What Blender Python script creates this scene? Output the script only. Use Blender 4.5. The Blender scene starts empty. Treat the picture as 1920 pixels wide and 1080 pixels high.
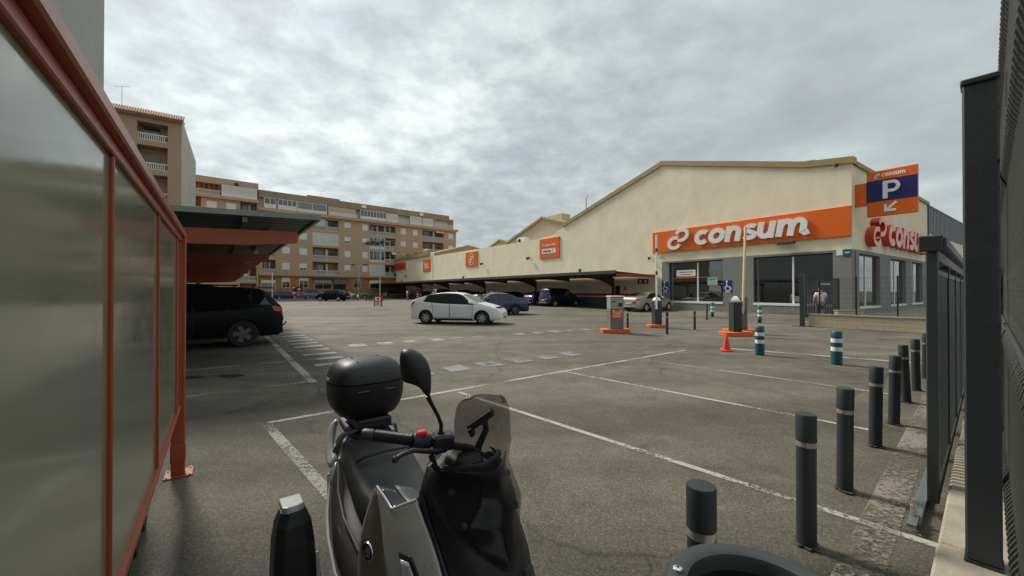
import bpy, bmesh, math, random
import numpy as np
from mathutils import Vector, Matrix
R = math.radians
random.seed(7)
rng = np.random.default_rng(7)
scene = bpy.context.scene
col = scene.collection

# ---------------------------------------------------------------- camera
cam_d = bpy.data.cameras.new('camera'); cam = bpy.data.objects.new('camera', cam_d); col.objects.link(cam)
cam_d.sensor_width = 36.0; cam_d.lens = 36.0 * 745 / 1920
cam_d.clip_start = 0.02; cam_d.clip_end = 3000
cam.location = (0, 0, 1.55); cam.rotation_euler = (R(90.385), 0, 0)
scene.camera = cam

# ---------------------------------------------------------------- world and sun
SUN_AZ = math.atan2(-0.73, 0.68)          # angle from +Y towards +X (the sun stands ahead, to the left)
SUN_EL = R(43)
world = bpy.data.worlds.new('World'); scene.world = world; world.use_nodes = True
nt = world.node_tree; nt.nodes.clear()
def wn(t, **k):
    n = nt.nodes.new(t)
    for a, b in k.items(): setattr(n, a, b)
    return n
def wl(a, b): nt.links.new(a, b)
def wmath(op, a, b=None, c=None):
    n = wn('ShaderNodeMath', operation=op)
    for i, x in enumerate((a, b, c)):
        if x is None: continue
        if isinstance(x, (int, float)): n.inputs[i].default_value = x
        else: wl(x, n.inputs[i])
    return n.outputs[0]
out = wn('ShaderNodeOutputWorld'); bg = wn('ShaderNodeBackground'); bg.inputs['Strength'].default_value = 0.1
sky = wn('ShaderNodeTexSky', sky_type='NISHITA'); sky.sun_disc = False
sky.sun_elevation = SUN_EL; sky.sun_rotation = SUN_AZ
tc = wn('ShaderNodeTexCoord'); sep = wn('ShaderNodeSeparateXYZ'); wl(tc.outputs['Generated'], sep.inputs[0])
zc = wmath('MAXIMUM', sep.outputs['Z'], 0.0)
inv = wmath('DIVIDE', 1.0, wmath('ADD', zc, 0.20))
cmb = wn('ShaderNodeCombineXYZ')
wl(wmath('MULTIPLY', sep.outputs['X'], inv), cmb.inputs['X']); wl(wmath('MULTIPLY', sep.outputs['Y'], inv), cmb.inputs['Y'])
def wnoise(scale, detail, rough, off=(0, 0, 0), dist=0.0):
    mp = wn('ShaderNodeMapping'); mp.inputs['Location'].default_value = off
    wl(cmb.outputs[0], mp.inputs['Vector'])
    n = wn('ShaderNodeTexNoise'); n.inputs['Scale'].default_value = scale; n.inputs['Detail'].default_value = detail
    n.inputs['Roughness'].default_value = rough; n.inputs['Distortion'].default_value = dist
    wl(mp.outputs[0], n.inputs['Vector']); return n.outputs['Fac']
def wramp(fac, stops):
    r = wn('ShaderNodeValToRGB'); els = r.color_ramp.elements
    while len(els) < len(stops): els.new(0.5)
    for e, (p, c) in zip(els, stops): e.position = p; e.color = (*c, 1) if len(c) == 3 else c
    wl(fac, r.inputs['Fac']); return r.outputs['Color']
big = wnoise(0.62, 4, 0.50, (2.1, -0.35, 0), 0.05)          # broad grey banks
rip = wnoise(7.0, 5, 0.58, (0.3, 1.7, 0), 0.12)              # ripples of small cloud
fil = wnoise(2.0, 6, 0.52, (5.3, 0.2, 0), 0.1)
# light veil side against the heavy grey side follows the broad cloud banks
sd = (math.sin(SUN_AZ) * math.cos(SUN_EL), math.cos(SUN_AZ) * math.cos(SUN_EL), math.sin(SUN_EL))
dt = wn('ShaderNodeVectorMath', operation='DOT_PRODUCT'); wl(tc.outputs['Generated'], dt.inputs[0]); dt.inputs[1].default_value = sd
thin = wn('ShaderNodeMapRange', interpolation_type='SMOOTHSTEP'); wl(dt.outputs['Value'], thin.inputs[0]); thin.inputs[1].default_value = 0.25; thin.inputs[2].default_value = 0.85; thin.inputs[3].default_value = 0.30; thin.inputs[4].default_value = 1.0
ripm = wmath('MULTIPLY', wmath('SUBTRACT', rip, 0.5), thin.outputs[0])     # the ripples show where the veil is thin, near the sun
film = wmath('MULTIPLY', wmath('SUBTRACT', fil, 0.5), wmath('ADD', 0.45, wmath('MULTIPLY', thin.outputs[0], 0.55)))
shade = wmath('ADD', wmath('ADD', wmath('MULTIPLY', big, 0.9), 0.30), wmath('ADD', wmath('MULTIPLY', film, 0.34), wmath('MULTIPLY', ripm, 0.60)))
cloud = wramp(shade, [(0.58, (1.78, 1.96, 2.02)), (0.68, (2.15, 2.36, 2.42)), (0.76, (2.5, 2.75, 2.78)), (0.85, (3.0, 3.25, 3.22)), (0.95, (3.6, 3.82, 3.74))])
# glow through the cloud around the hidden sun
glow = wmath('POWER', wmath('MAXIMUM', dt.outputs['Value'], 0.0), 5.0)
gl = wmath('ADD', 0.98, wmath('MULTIPLY', glow, 0.62))
vs = wn('ShaderNodeVectorMath', operation='SCALE'); wl(cloud, vs.inputs[0]); wl(gl, vs.inputs['Scale'])
cover = wramp(wmath('ADD', wmath('MULTIPLY', fil, 0.6), wmath('MULTIPLY', big, 0.4)), [(0.30, (0.80,) * 3), (0.42, (0.97,) * 3)])
mx = wn('ShaderNodeMix', data_type='RGBA'); wl(cover, mx.inputs[0])
wl(sky.outputs[0], mx.inputs[6]); wl(vs.outputs[0], mx.inputs[7])
wl(mx.outputs[2], bg.inputs['Color']); wl(bg.outputs[0], out.inputs['Surface'])

sun_d = bpy.data.lights.new('sun', 'SUN'); sun = bpy.data.objects.new('sun', sun_d); col.objects.link(sun)
sun_d.energy = 2.0; sun_d.angle = R(13); sun_d.color = (1.0, 0.94, 0.84)
sun.location = (-40, 50, 60)
sun.rotation_euler = (-Vector(sd)).to_track_quat('-Z', 'Y').to_euler()

scene.view_settings.view_transform = 'Standard'; scene.view_settings.look = 'None'
scene.view_settings.exposure = 1.15; scene.view_settings.gamma = 1.0; scene.view_settings.use_curve_mapping = False
scene.cycles.max_bounces = 8; scene.cycles.transparent_max_bounces = 12

# ---------------------------------------------------------------- materials
def lin(c):
    return tuple(((x / 255) / 12.92 if x / 255 <= 0.04045 else ((x / 255 + 0.055) / 1.055) ** 2.4) for x in c)
MATS = {}
def mat(name, c, rough=0.6, metal=0.0, var=0.10, scale=6.0, bump=0.0, bscale=60.0, spec=0.5, coat=0.0, streak=False):
    """principled material; var = mottling of the base colour, bump = fine relief"""
    if name in MATS: return MATS[name]
    m = bpy.data.materials.new(name); m.use_nodes = True; t = m.node_tree; p = t.nodes['Principled BSDF']
    p.inputs['Roughness'].default_value = rough; p.inputs['Metallic'].default_value = metal
    p.inputs['Specular IOR Level'].default_value = spec; p.inputs['Coat Weight'].default_value = coat
    p.inputs['Coat Roughness'].default_value = 0.04
    co = t.nodes.new('ShaderNodeTexCoord')
    vec = co.outputs['Object']
    if streak:
        mp = t.nodes.new('ShaderNodeMapping'); mp.inputs['Scale'].default_value = (1, 1, 0.6); t.links.new(vec, mp.inputs[0]); vec = mp.outputs[0]
    n = t.nodes.new('ShaderNodeTexNoise'); n.inputs['Scale'].default_value = scale; n.inputs['Detail'].default_value = 6; n.inputs['Roughness'].default_value = 0.62
    t.links.new(vec, n.inputs['Vector'])
    r = t.nodes.new('ShaderNodeValToRGB'); r.color_ramp.elements[0].position = 0.3; r.color_ramp.elements[1].position = 0.72
    r.color_ramp.elements[0].color = (*[x * (1 - var) for x in c], 1); r.color_ramp.elements[1].color = (*[min(1, x * (1 + var)) for x in c], 1)
    t.links.new(n.outputs['Fac'], r.inputs[0]); t.links.new(r.outputs[0], p.inputs['Base Color'])
    rr = t.nodes.new('ShaderNodeMapRange'); rr.inputs[3].default_value = max(0.01, rough * 0.82); rr.inputs[4].default_value = min(1, rough * 1.2)
    t.links.new(n.outputs['Fac'], rr.inputs[0]); t.links.new(rr.outputs[0], p.inputs['Roughness'])
    if bump:
        b = t.nodes.new('ShaderNodeBump'); b.inputs['Strength'].default_value = bump; b.inputs['Distance'].default_value = 0.01
        n2 = t.nodes.new('ShaderNodeTexNoise'); n2.inputs['Scale'].default_value = bscale; n2.inputs['Detail'].default_value = 4
        t.links.new(co.outputs['Object'], n2.inputs['Vector']); t.links.new(n2.outputs['Fac'], b.inputs['Height']); t.links.new(b.outputs[0], p.inputs['Normal'])
    MATS[name] = m; return m

def asphalt():
    m = bpy.data.materials.new('asphalt'); m.use_nodes = True; t = m.node_tree; p = t.nodes['Principled BSDF']; N = t.nodes.new; Lk = t.links.new
    co = N('ShaderNodeTexCoord'); v = co.outputs['Object']
    def noise(s, d=5, r=0.6, dist=0.0, vec=v):
        n = N('ShaderNodeTexNoise'); n.inputs['Scale'].default_value = s; n.inputs['Detail'].default_value = d; n.inputs['Roughness'].default_value = r; n.inputs['Distortion'].default_value = dist
        Lk(vec, n.inputs['Vector']); return n.outputs['Fac']
    def ramp(f, stops):
        r = N('ShaderNodeValToRGB'); e = r.color_ramp.elements
        while len(e) < len(stops): e.new(0.5)
        for q, (a, c) in zip(e, stops): q.position = a; q.color = (*c, 1)
        Lk(f, r.inputs[0]); return r.outputs[0]
    def mix(f, a, b, mode='MIX', fac=None):
        n = N('ShaderNodeMix'); n.data_type = 'RGBA'; n.blend_type = mode
        if f is None: n.inputs[0].default_value = fac
        else: Lk(f, n.inputs[0])
        Lk(a, n.inputs[6]); Lk(b, n.inputs[7]); return n.outputs[2]
    patch = ramp(noise(0.16, 6, 0.62, 0.5), [(0.34, (0.094, 0.087, 0.076)), (0.52, (0.134, 0.122, 0.103)), (0.68, (0.178, 0.159, 0.131))])
    mid = ramp(noise(1.7, 6, 0.65), [(0.25, (0.62, 0.62, 0.62)), (0.70, (1.26, 1.24, 1.19))])
    c = mix(None, patch, mid, 'MULTIPLY', 0.8)
    # aggregate: grains of light and dark stone
    vo = N('ShaderNodeTexVoronoi'); vo.inputs['Scale'].default_value = 120; Lk(v, vo.inputs['Vector'])
    sp = N('ShaderNodeSeparateColor'); Lk(vo.outputs['Color'], sp.inputs[0])
    grain = ramp(sp.outputs[0], [(0.0, (0.45, 0.45, 0.45)), (0.35, (0.80, 0.79, 0.77)), (0.8, (1.15, 1.14, 1.10)), (1.0, (1.75, 1.70, 1.58))])
    c = mix(None, c, grain, 'MULTIPLY', 0.75)
    fine = ramp(noise(38, 6, 0.75), [(0.3, (0.55, 0.55, 0.55)), (0.7, (1.35, 1.33, 1.28))])
    c = mix(None, c, fine, 'MULTIPLY', 0.7)
    # oil stains and tyre marks
    st = ramp(noise(0.85, 4, 0.55, 1.2), [(0.63, (0, 0, 0)), (0.72, (0.6, 0.6, 0.6))])
    dk = N('ShaderNodeRGB'); dk.outputs[0].default_value = (0.035, 0.033, 0.031, 1)
    c = mix(st, c, dk.outputs[0])
    mp = N('ShaderNodeMapping'); mp.inputs['Rotation'].default_value = (0, 0, R(-35)); mp.inputs['Scale'].default_value = (0.09, 1.0, 1); Lk(v, mp.inputs[0])
    tr = ramp(noise(0.9, 4, 0.6, 0.2, mp.outputs[0]), [(0.36, (0.72, 0.72, 0.73)), (0.62, (1.14, 1.13, 1.10))])
    c = mix(None, c, tr, 'MULTIPLY', 1.0)
    # hairline cracks
    vc = N('ShaderNodeTexVoronoi'); vc.feature = 'DISTANCE_TO_EDGE'; vc.inputs['Scale'].default_value = 0.42
    nz = N('ShaderNodeTexNoise'); nz.inputs['Scale'].default_value = 1.1; nz.inputs['Detail'].default_value = 6; Lk(v, nz.inputs['Vector'])
    vm = N('ShaderNodeMix'); vm.data_type = 'VECTOR'; vm.inputs[0].default_value = 0.45; Lk(v, vm.inputs[4]); Lk(nz.outputs['Color'], vm.inputs[5]); Lk(vm.outputs[1], vc.inputs['Vector'])
    ck = ramp(vc.outputs['Distance'], [(0.0, (0.45, 0.45, 0.45)), (0.006, (1, 1, 1))])
    c = mix(None, c, ck, 'MULTIPLY', 0.8)
    Lk(c, p.inputs['Base Color']); p.inputs['Specular IOR Level'].default_value = 0.35
    rg = ramp(noise(0.5, 5, 0.6), [(0.3, (0.72,) * 3), (0.7, (0.92,) * 3)]); Lk(rg, p.inputs['Roughness'])
    b = N('ShaderNodeBump'); b.inputs['Strength'].default_value = 0.55; b.inputs['Distance'].default_value = 0.006
    ad = N('ShaderNodeMath'); ad.operation = 'ADD'; Lk(sp.outputs[0], ad.inputs[0]); Lk(noise(60, 4, 0.7), ad.inputs[1])
    Lk(ad.outputs[0], b.inputs['Height']); Lk(b.outputs[0], p.inputs['Normal'])
    return m
def paint(name, c, wear=0.5, warm=(0.125, 0.115, 0.10)):
    """road paint rubbed off in flakes down to the asphalt"""
    m = bpy.data.materials.new(name); m.use_nodes = True; t = m.node_tree; p = t.nodes['Principled BSDF']; N = t.nodes.new; Lk = t.links.new
    co = N('ShaderNodeTexCoord')
    n = N('ShaderNodeTexNoise'); n.inputs['Scale'].default_value = 26; n.inputs['Detail'].default_value = 8; n.inputs['Roughness'].default_value = 0.78; Lk(co.outputs['Object'], n.inputs['Vector'])
    n2 = N('ShaderNodeTexNoise'); n2.inputs['Scale'].default_value = 1.3; n2.inputs['Detail'].default_value = 4; Lk(co.outputs['Object'], n2.inputs['Vector'])
    a = N('ShaderNodeMath'); a.operation = 'ADD'; Lk(n.outputs['Fac'], a.inputs[0])
    s = N('ShaderNodeMath'); s.operation = 'MULTIPLY_ADD'; s.inputs[1].default_value = 0.7; s.inputs[2].default_value = -0.35; Lk(n2.outputs['Fac'], s.inputs[0]); Lk(s.outputs[0], a.inputs[1])
    r = N('ShaderNodeMapRange'); r.inputs[1].default_value = wear - 0.05; r.inputs[2].default_value = wear + 0.08; r.inputs[4].default_value = 0.92; Lk(a.outputs[0], r.inputs[0])
    p.inputs['Base Color'].default_value = (*c, 1)
    o = t.nodes['Material Output']; tb = N('ShaderNodeBsdfTransparent'); ms = N('ShaderNodeMixShader'); Lk(r.outputs[0], ms.inputs[0]); Lk(tb.outputs[0], ms.inputs[1]); Lk(p.outputs[0], ms.inputs[2]); Lk(ms.outputs[0], o.inputs[0])
    p.inputs['Roughness'].default_value = 0.75; p.inputs['Specular IOR Level'].default_value = 0.3
    b = N('ShaderNodeBump'); b.inputs['Strength'].default_value = 0.4; b.inputs['Distance'].default_value = 0.005; Lk(n.outputs['Fac'], b.inputs['Height']); Lk(b.outputs[0], p.inputs['Normal'])
    MATS[name] = m; return m
def glass_mirror(name, dark, refl, rough=0.01, tint=(0.9, 0.95, 0.95)):
    """coated shop / car glass: dark room behind, strong reflection"""
    m = bpy.data.materials.new(name); m.use_nodes = True; t = m.node_tree; t.nodes.clear(); N = t.nodes.new; Lk = t.links.new
    o = N('ShaderNodeOutputMaterial'); d = N('ShaderNodeBsdfDiffuse'); d.inputs[0].default_value = (*dark, 1)
    g = N('ShaderNodeBsdfGlossy'); g.inputs['Roughness'].default_value = rough; g.inputs[0].default_value = (*tint, 1)
    f = N('ShaderNodeFresnel'); f.inputs[0].default_value = 1.45
    a = N('ShaderNodeMath'); a.operation = 'ADD'; a.use_clamp = True; a.inputs[1].default_value = refl; Lk(f.outputs[0], a.inputs[0])
    mx = N('ShaderNodeMixShader'); Lk(a.outputs[0], mx.inputs[0]); Lk(d.outputs[0], mx.inputs[1]); Lk(g.outputs[0], mx.inputs[2]); Lk(mx.outputs[0], o.inputs[0])
    n = N('ShaderNodeTexNoise'); n.inputs['Scale'].default_value = 0.9; b = N('ShaderNodeBump'); b.inputs['Strength'].default_value = 0.03; b.inputs['Distance'].default_value = 0.05
    co = N('ShaderNodeTexCoord'); Lk(co.outputs['Object'], n.inputs['Vector']); Lk(n.outputs['Fac'], b.inputs['Height']); Lk(b.outputs[0], g.inputs['Normal'])
    MATS[name] = m; return m
def see_through(name, c, alpha, rough=0.05, bumpy=0.0, spec=0.5, var=0.0):
    """tinted sheet: alpha part pigment with gloss, the rest clear"""
    m = bpy.data.materials.new(name); m.use_nodes = True; t = m.node_tree; p = t.nodes['Principled BSDF']; N = t.nodes.new; Lk = t.links.new
    p.inputs['Base Color'].default_value = (*c, 1); p.inputs['Roughness'].default_value = rough; p.inputs['Specular IOR Level'].default_value = spec
    o = t.nodes['Material Output']; tr = N('ShaderNodeBsdfTransparent'); tr.inputs[0].default_value = (0.84, 0.82, 0.82, 1) if not bumpy else (0.8, 0.85, 0.8, 1)
    mx = N('ShaderNodeMixShader'); mx.inputs[0].default_value = alpha; Lk(tr.outputs[0], mx.inputs[1]); Lk(p.outputs[0], mx.inputs[2]); Lk(mx.outputs[0], o.inputs[0])
    co = N('ShaderNodeTexCoord'); n = N('ShaderNodeTexNoise'); n.inputs['Scale'].default_value = 1.1; n.inputs['Detail'].default_value = 3; Lk(co.outputs['Object'], n.inputs['Vector'])
    if bumpy:
        b = N('ShaderNodeBump'); b.inputs['Strength'].default_value = bumpy; b.inputs['Distance'].default_value = 0.02; Lk(n.outputs['Fac'], b.inputs['Height']); Lk(b.outputs[0], p.inputs['Normal'])
        n2 = N('ShaderNodeTexNoise'); n2.inputs['Scale'].default_value = 7; n2.inputs['Detail'].default_value = 8; n2.inputs['Roughness'].default_value = .7; Lk(co.outputs['Object'], n2.inputs['Vector'])
        r = N('ShaderNodeMapRange'); r.inputs[1].default_value = 0.35; r.inputs[2].default_value = 0.7; r.inputs[3].default_value = rough; r.inputs[4].default_value = rough + 0.09; Lk(n2.outputs['Fac'], r.inputs[0]); Lk(r.outputs[0], p.inputs['Roughness'])
    MATS[name] = m; return m

M_ASPH = asphalt(); MATS['asphalt'] = M_ASPH
P_WHITE = paint('white_road_paint', (0.41, 0.39, 0.35), 0.43)
P_FAINT = paint('faded_road_paint', (0.32, 0.295, 0.255), 0.56)
P_GREY = paint('bluish_grey_road_paint', (0.225, 0.225, 0.22), 0.42)
P_LIGHT = paint('pale_road_paint', (0.32, 0.31, 0.285), 0.445)
CREAM = mat('cream_render', lin((232, 221, 194)), 0.9, var=0.10, scale=0.8, bump=0.6, bscale=5, streak=True)
PINKC = mat('pinkish_render', lin((190, 172, 146)), 0.9, var=0.08, scale=0.5, bump=0.3, bscale=12)
COPING = mat('tan_metal_coping', lin((158, 136, 92)), 0.55, var=0.10, scale=1.5)
GREYR = mat('grey_plinth_render', lin((128, 128, 124)), 0.8, var=0.08, scale=0.8, bump=0.2, bscale=30)
GREYM = mat('grey_corrugated_cladding', lin((104, 110, 114)), 0.45, 0.3, var=0.06)
ORANGE = mat('orange_sign_panel', lin((222, 100, 14)), 0.45, var=0.03)
ORANGEP = mat('orange_painted_steel', lin((164, 76, 46)), 0.38, var=0.12, scale=9, bump=0.08, bscale=90)
REDBEAM = mat('red_painted_beam', lin((158, 72, 46)), 0.5, var=0.12, scale=4)
ORKERB = mat('orange_kerb_paint', lin((214, 100, 48)), 0.7, var=0.22, scale=9, bump=0.3)
WHITEP = mat('white_plastic', (0.78, 0.78, 0.76), 0.4, var=0.03)
WHITEL = mat('white_sign_letter', (0.80, 0.80, 0.78), 0.4, var=0.03)
REDL = mat('red_letter_side', lin((196, 66, 40)), 0.4, var=0.05)
PINKL = mat('pale_red_letter_face', lin((238, 142, 122)), 0.35, var=0.04)
NAVY = mat('navy_sign_panel', lin((34, 32, 96)), 0.4, var=0.04)
BLUE = mat('blue_sign', lin((26, 48, 118)), 0.4, var=0.05)
GRAPH = mat('graphite_painted_steel', lin((52, 58, 61)), 0.5, var=0.10, scale=7, bump=0.10, bscale=140)
GATEG = mat('grey_green_gate_steel', lin((62, 68, 68)), 0.5, var=0.10, scale=5, bump=0.12, bscale=120)
BOLL = mat('dark_bollard_plastic', lin((42, 47, 51)), 0.55, var=0.12, scale=9, bump=0.12, bscale=120)
BAND = mat('silver_reflective_band', (0.46, 0.43, 0.37), 0.25, 0.6, var=0.12, scale=20)
TEAL = mat('teal_flex_post', lin((16, 84, 96)), 0.45, var=0.14, scale=12)
GREEN = mat('green_flex_post', lin((22, 132, 92)), 0.45, var=0.14, scale=12)
BLACKP = mat('black_plastic', (0.011, 0.011, 0.012), 0.45, var=0.15, scale=12, bump=0.10, bscale=260)
BLACKG = mat('gloss_black_plastic', (0.012, 0.013, 0.015), 0.12, var=0.1)
RUBBER = mat('tyre_rubber', (0.020, 0.020, 0.020), 0.85, var=0.2, scale=20, bump=0.2)
ALLOY = mat('alloy_rim', (0.52, 0.52, 0.53), 0.3, 0.3, var=0.08)
ALLOYD = mat('dark_alloy_rim', (0.13, 0.13, 0.135), 0.35, 0.4, var=0.1)
STEEL = mat('galvanised_steel', (0.45, 0.46, 0.46), 0.4, 0.8, var=0.15, scale=18)
CHROME = mat('chrome', (0.75, 0.75, 0.76), 0.12, 1.0, var=0.05)
ROOFU = mat('grey_green_roof_sheet', lin((92, 102, 102)), 0.5, 0.2, var=0.10, scale=2)
STONE = mat('limestone_coping', lin((152, 144, 127)), 0.85, var=0.26, scale=5, bump=0.35, bscale=50)
BLOCK = mat('cream_concrete_block', lin((186, 174, 148)), 0.9, var=0.13, scale=2.2, bump=0.35, bscale=40)
MORTAR = mat('mortar', lin((140, 130, 112)), 0.95, var=0.1)
PAVE = mat('pavement_concrete', lin((150, 143, 130)), 0.9, var=0.12, scale=1.5, bump=0.2)
APT = mat('peach_facade_render', lin((178, 152, 126)), 0.9, var=0.07, scale=0.25, bump=0.2, bscale=8, streak=True)
APTD = mat('weathered_parapet_render', lin((152, 132, 108)), 0.92, var=0.22, scale=0.6, streak=True)
OCHRE = mat('ochre_ground_floor_render', lin((160, 116, 64)), 0.9, var=0.08, scale=0.5)
BROWN = mat('brown_facade_render', lin((164, 140, 118)), 0.9, var=0.07, scale=0.4, streak=True)
PARTY = mat('grey_party_wall_render', lin((186, 182, 172)), 0.92, var=0.09, scale=0.35, bump=0.2, bscale=10, streak=True)
TALLW = mat('bare_grey_wall_render', lin((168, 168, 162)), 0.92, var=0.10, scale=0.5, bump=0.3, bscale=10, streak=True)
TILE = mat('terracotta_tile', lin((168, 128, 100)), 0.85, var=0.25, scale=4)
SHUT = mat('white_roller_shutter', (0.66, 0.66, 0.63), 0.6, var=0.06)
BALU = mat('white_baluster', (0.60, 0.58, 0.54), 0.7, var=0.08)
AWN = mat('striped_awning_cloth', lin((196, 150, 120)), 0.85, var=0.1)
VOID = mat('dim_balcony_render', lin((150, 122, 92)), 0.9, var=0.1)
CURT = mat('white_net_curtain', (0.55, 0.55, 0.53), 0.8, var=0.12, scale=8)
LAMPT = mat('lamp_tube_cover', (0.75, 0.76, 0.74), 0.35, var=0.02)
CONE = mat('orange_cone_rubber', lin((212, 72, 44)), 0.5, var=0.1)
SEAT = mat('charcoal_seat_leather', (0.034, 0.035, 0.033), 0.42, var=0.12, scale=20, bump=0.25, bscale=420)
SILV = mat('warm_silver_fairing', lin((184, 182, 177)), 0.28, 0.2, var=0.03, scale=20, coat=0.5)
TITAN = mat('dark_titanium_fairing', lin((104, 96, 86)), 0.34, 0.12, var=0.04, scale=20, coat=0.4)
COWL = mat('dark_bronze_cowl', lin((46, 42, 39)), 0.32, 0.1, var=0.04, scale=20, coat=0.4)
SILVB = mat('bright_silver_trim', (0.46, 0.47, 0.48), 0.28, 0.15, var=0.04)
REDP = mat('red_switch', lin((214, 18, 44)), 0.4, var=0.04)
REDS = mat('red_sign', lin((190, 40, 36)), 0.5, var=0.06)
LENS = mat('clear_lamp_lens', (0.55, 0.57, 0.60), 0.08, 0.3, var=0.1)
TAILL = mat('red_tail_lens', lin((176, 22, 26)), 0.12, var=0.1, coat=0.5)
PLATE = mat('number_plate', (0.62, 0.62, 0.58), 0.4, var=0.05)
SHOPG = glass_mirror('shop_glass', (0.012, 0.014, 0.015), 0.15)
CARG = glass_mirror('car_glass', (0.008, 0.010, 0.011), 0.03, 0.015)
HOMEG = glass_mirror('house_glass', (0.03, 0.035, 0.035), 0.06, 0.02)
PANEL = see_through('frosted_polycarbonate', lin((140, 142, 124)), 0.94, 0.085, bumpy=0.16, spec=0.62)
SCREEN = see_through('smoked_windscreen', (0.020, 0.021, 0.023), 0.30, 0.03)
def carpaint(name, c, metal=0.25, rough=0.32, coat=0.9, spec=0.5): return mat(name, c, rough, metal, var=0.02, coat=coat, spec=spec)

# ---------------------------------------------------------------- mesh helpers
class MB:
    def __init__(s): s.v = []; s.f = []; s.m = []
    def add(s, vs, fs, m=0):
        b = len(s.v); s.v += [tuple(map(float, p)) for p in vs]; s.f += [tuple(i + b for i in f) for f in fs]; s.m += [m] * len(fs); return s
    def box(s, x0, x1, y0, y1, z0, z1, m=0):
        return s.add([(x0, y0, z0), (x1, y0, z0), (x1, y1, z0), (x0, y1, z0), (x0, y0, z1), (x1, y0, z1), (x1, y1, z1), (x0, y1, z1)],
                     [(0, 3, 2, 1), (4, 5, 6, 7), (0, 1, 5, 4), (1, 2, 6, 5), (2, 3, 7, 6), (3, 0, 4, 7)], m)
    def cbox(s, x0, x1, y0, y1, z0, z1, c=0.006, m=0):
        """box with chamfered edges"""
        c = min(c, (x1 - x0) * .45, (y1 - y0) * .45, (z1 - z0) * .45)
        vs = []; idx = {}
        for i, X in ((0, (x0, x0 + c)), (1, (x1, x1 - c))):
            for j, Y in ((0, (y0, y0 + c)), (1, (y1, y1 - c))):
                for k, Z in ((0, (z0, z0 + c)), (1, (z1, z1 - c))):
                    for a, p in enumerate(((X[0], Y[1], Z[1]), (X[1], Y[0], Z[1]), (X[1], Y[1], Z[0]))):
                        idx[i, j, k, a] = len(vs); vs.append(p)
        I = idx; fs = []
        for k in (0, 1):
            fs.append([I[k, 0, 0, 0], I[k, 1, 0, 0], I[k, 1, 1, 0], I[k, 0, 1, 0]][::1 if k else -1])
            fs.append([I[0, k, 0, 1], I[1, k, 0, 1], I[1, k, 1, 1], I[0, k, 1, 1]][::-1 if k else 1])
            fs.append([I[0, 0, k, 2], I[1, 0, k, 2], I[1, 1, k, 2], I[0, 1, k, 2]][::1 if k else -1])
        for a in (0, 1):
            for b in (0, 1):
                fs.append([I[0, a, b, 1], I[1, a, b, 1], I[1, a, b, 2], I[0, a, b, 2]])
                fs.append([I[a, 0, b, 0], I[a, 1, b, 0], I[a, 1, b, 2], I[a, 0, b, 2]])
                fs.append([I[a, b, 0, 0], I[a, b, 1, 0], I[a, b, 1, 1], I[a, b, 0, 1]])
                for d in (0, 1): pass
        for i in (0, 1):
            for j in (0, 1):
                for k in (0, 1): fs.append([I[i, j, k, 0], I[i, j, k, 1], I[i, j, k, 2]])
        return s.add(vs, fs, m)
    def beam(s, p, q, w, h, up=(0, 0, 1), m=0):
        p = Vector(p); q = Vector(q); d = (q - p).normalized(); u = Vector(up); sd = d.cross(u)
        if sd.length < 1e-4: sd = d.cross(Vector((1, 0, 0)))
        sd.normalize(); u = sd.cross(d).normalized()
        vs = [e + sd * a * w / 2 + u * b * h / 2 for e in (p, q) for a, b in ((-1, -1), (1, -1), (1, 1), (-1, 1))]
        return s.add(vs, [(3, 2, 1, 0), (4, 5, 6, 7), (0, 1, 5, 4), (1, 2, 6, 5), (2, 3, 7, 6), (3, 0, 4, 7)], m)
    def tube(s, pts, r, n=8, m=0, caps=True):
        pts = [Vector(p) for p in pts]; rs = r if isinstance(r, (list, tuple)) else [r] * len(pts)
        b = len(s.v); prev = None; vs = []; fs = []
        for i, p in enumerate(pts):
            d = (pts[min(i + 1, len(pts) - 1)] - pts[max(i - 1, 0)]).normalized()
            if prev is None:
                a = d.cross(Vector((0, 0, 1)))
                if a.length < 1e-3: a = d.cross(Vector((1, 0, 0)))
            else: a = prev - d * prev.dot(d)
            a.normalize(); prev = a; c = d.cross(a)
            for k in range(n):
                t = 2 * math.pi * k / n; vs.append(p + (a * math.cos(t) + c * math.sin(t)) * rs[i])
        for i in range(len(pts) - 1):
            for k in range(n):
                fs.append((i * n + k, i * n + (k + 1) % n, (i + 1) * n + (k + 1) % n, (i + 1) * n + k))
        if caps: fs += [tuple(range(n))[::-1], tuple((len(pts) - 1) * n + k for k in range(n))]
        return s.add(vs, fs, m)
    def lathe(s, prof, n=24, c=(0, 0, 0), axis='z', m=0, caps=True):
        vs = []; fs = []
        for r, h in prof:
            for k in range(n):
                t = 2 * math.pi * k / n; x, y = r * math.cos(t), r * math.sin(t)
                p = (x, y, h) if axis == 'z' else (x, h, y) if axis == 'y' else (h, x, y)
                vs.append((p[0] + c[0], p[1] + c[1], p[2] + c[2]))
        for i in range(len(prof) - 1):
            for k in range(n): fs.append((i * n + k, i * n + (k + 1) % n, (i + 1) * n + (k + 1) % n, (i + 1) * n + k))
        if caps:
            if prof[0][0] > 1e-5: fs.append(tuple(range(n))[::-1])
            if prof[-1][0] > 1e-5: fs.append(tuple((len(prof) - 1) * n + k for k in range(n)))
        return s.add(vs, fs, m)
    def prism(s, poly, w0, w1, f, m=0):
        """polygon (u, v) swept from w0 to w1; f(u, v, w) -> point"""
        n = len(poly); vs = [f(u, v, w0) for u, v in poly] + [f(u, v, w1) for u, v in poly]
        return s.add(vs, [tuple(range(n))[::-1], tuple(range(n, 2 * n))] + [(i, (i + 1) % n, n + (i + 1) % n, n + i) for i in range(n)], m)
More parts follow.
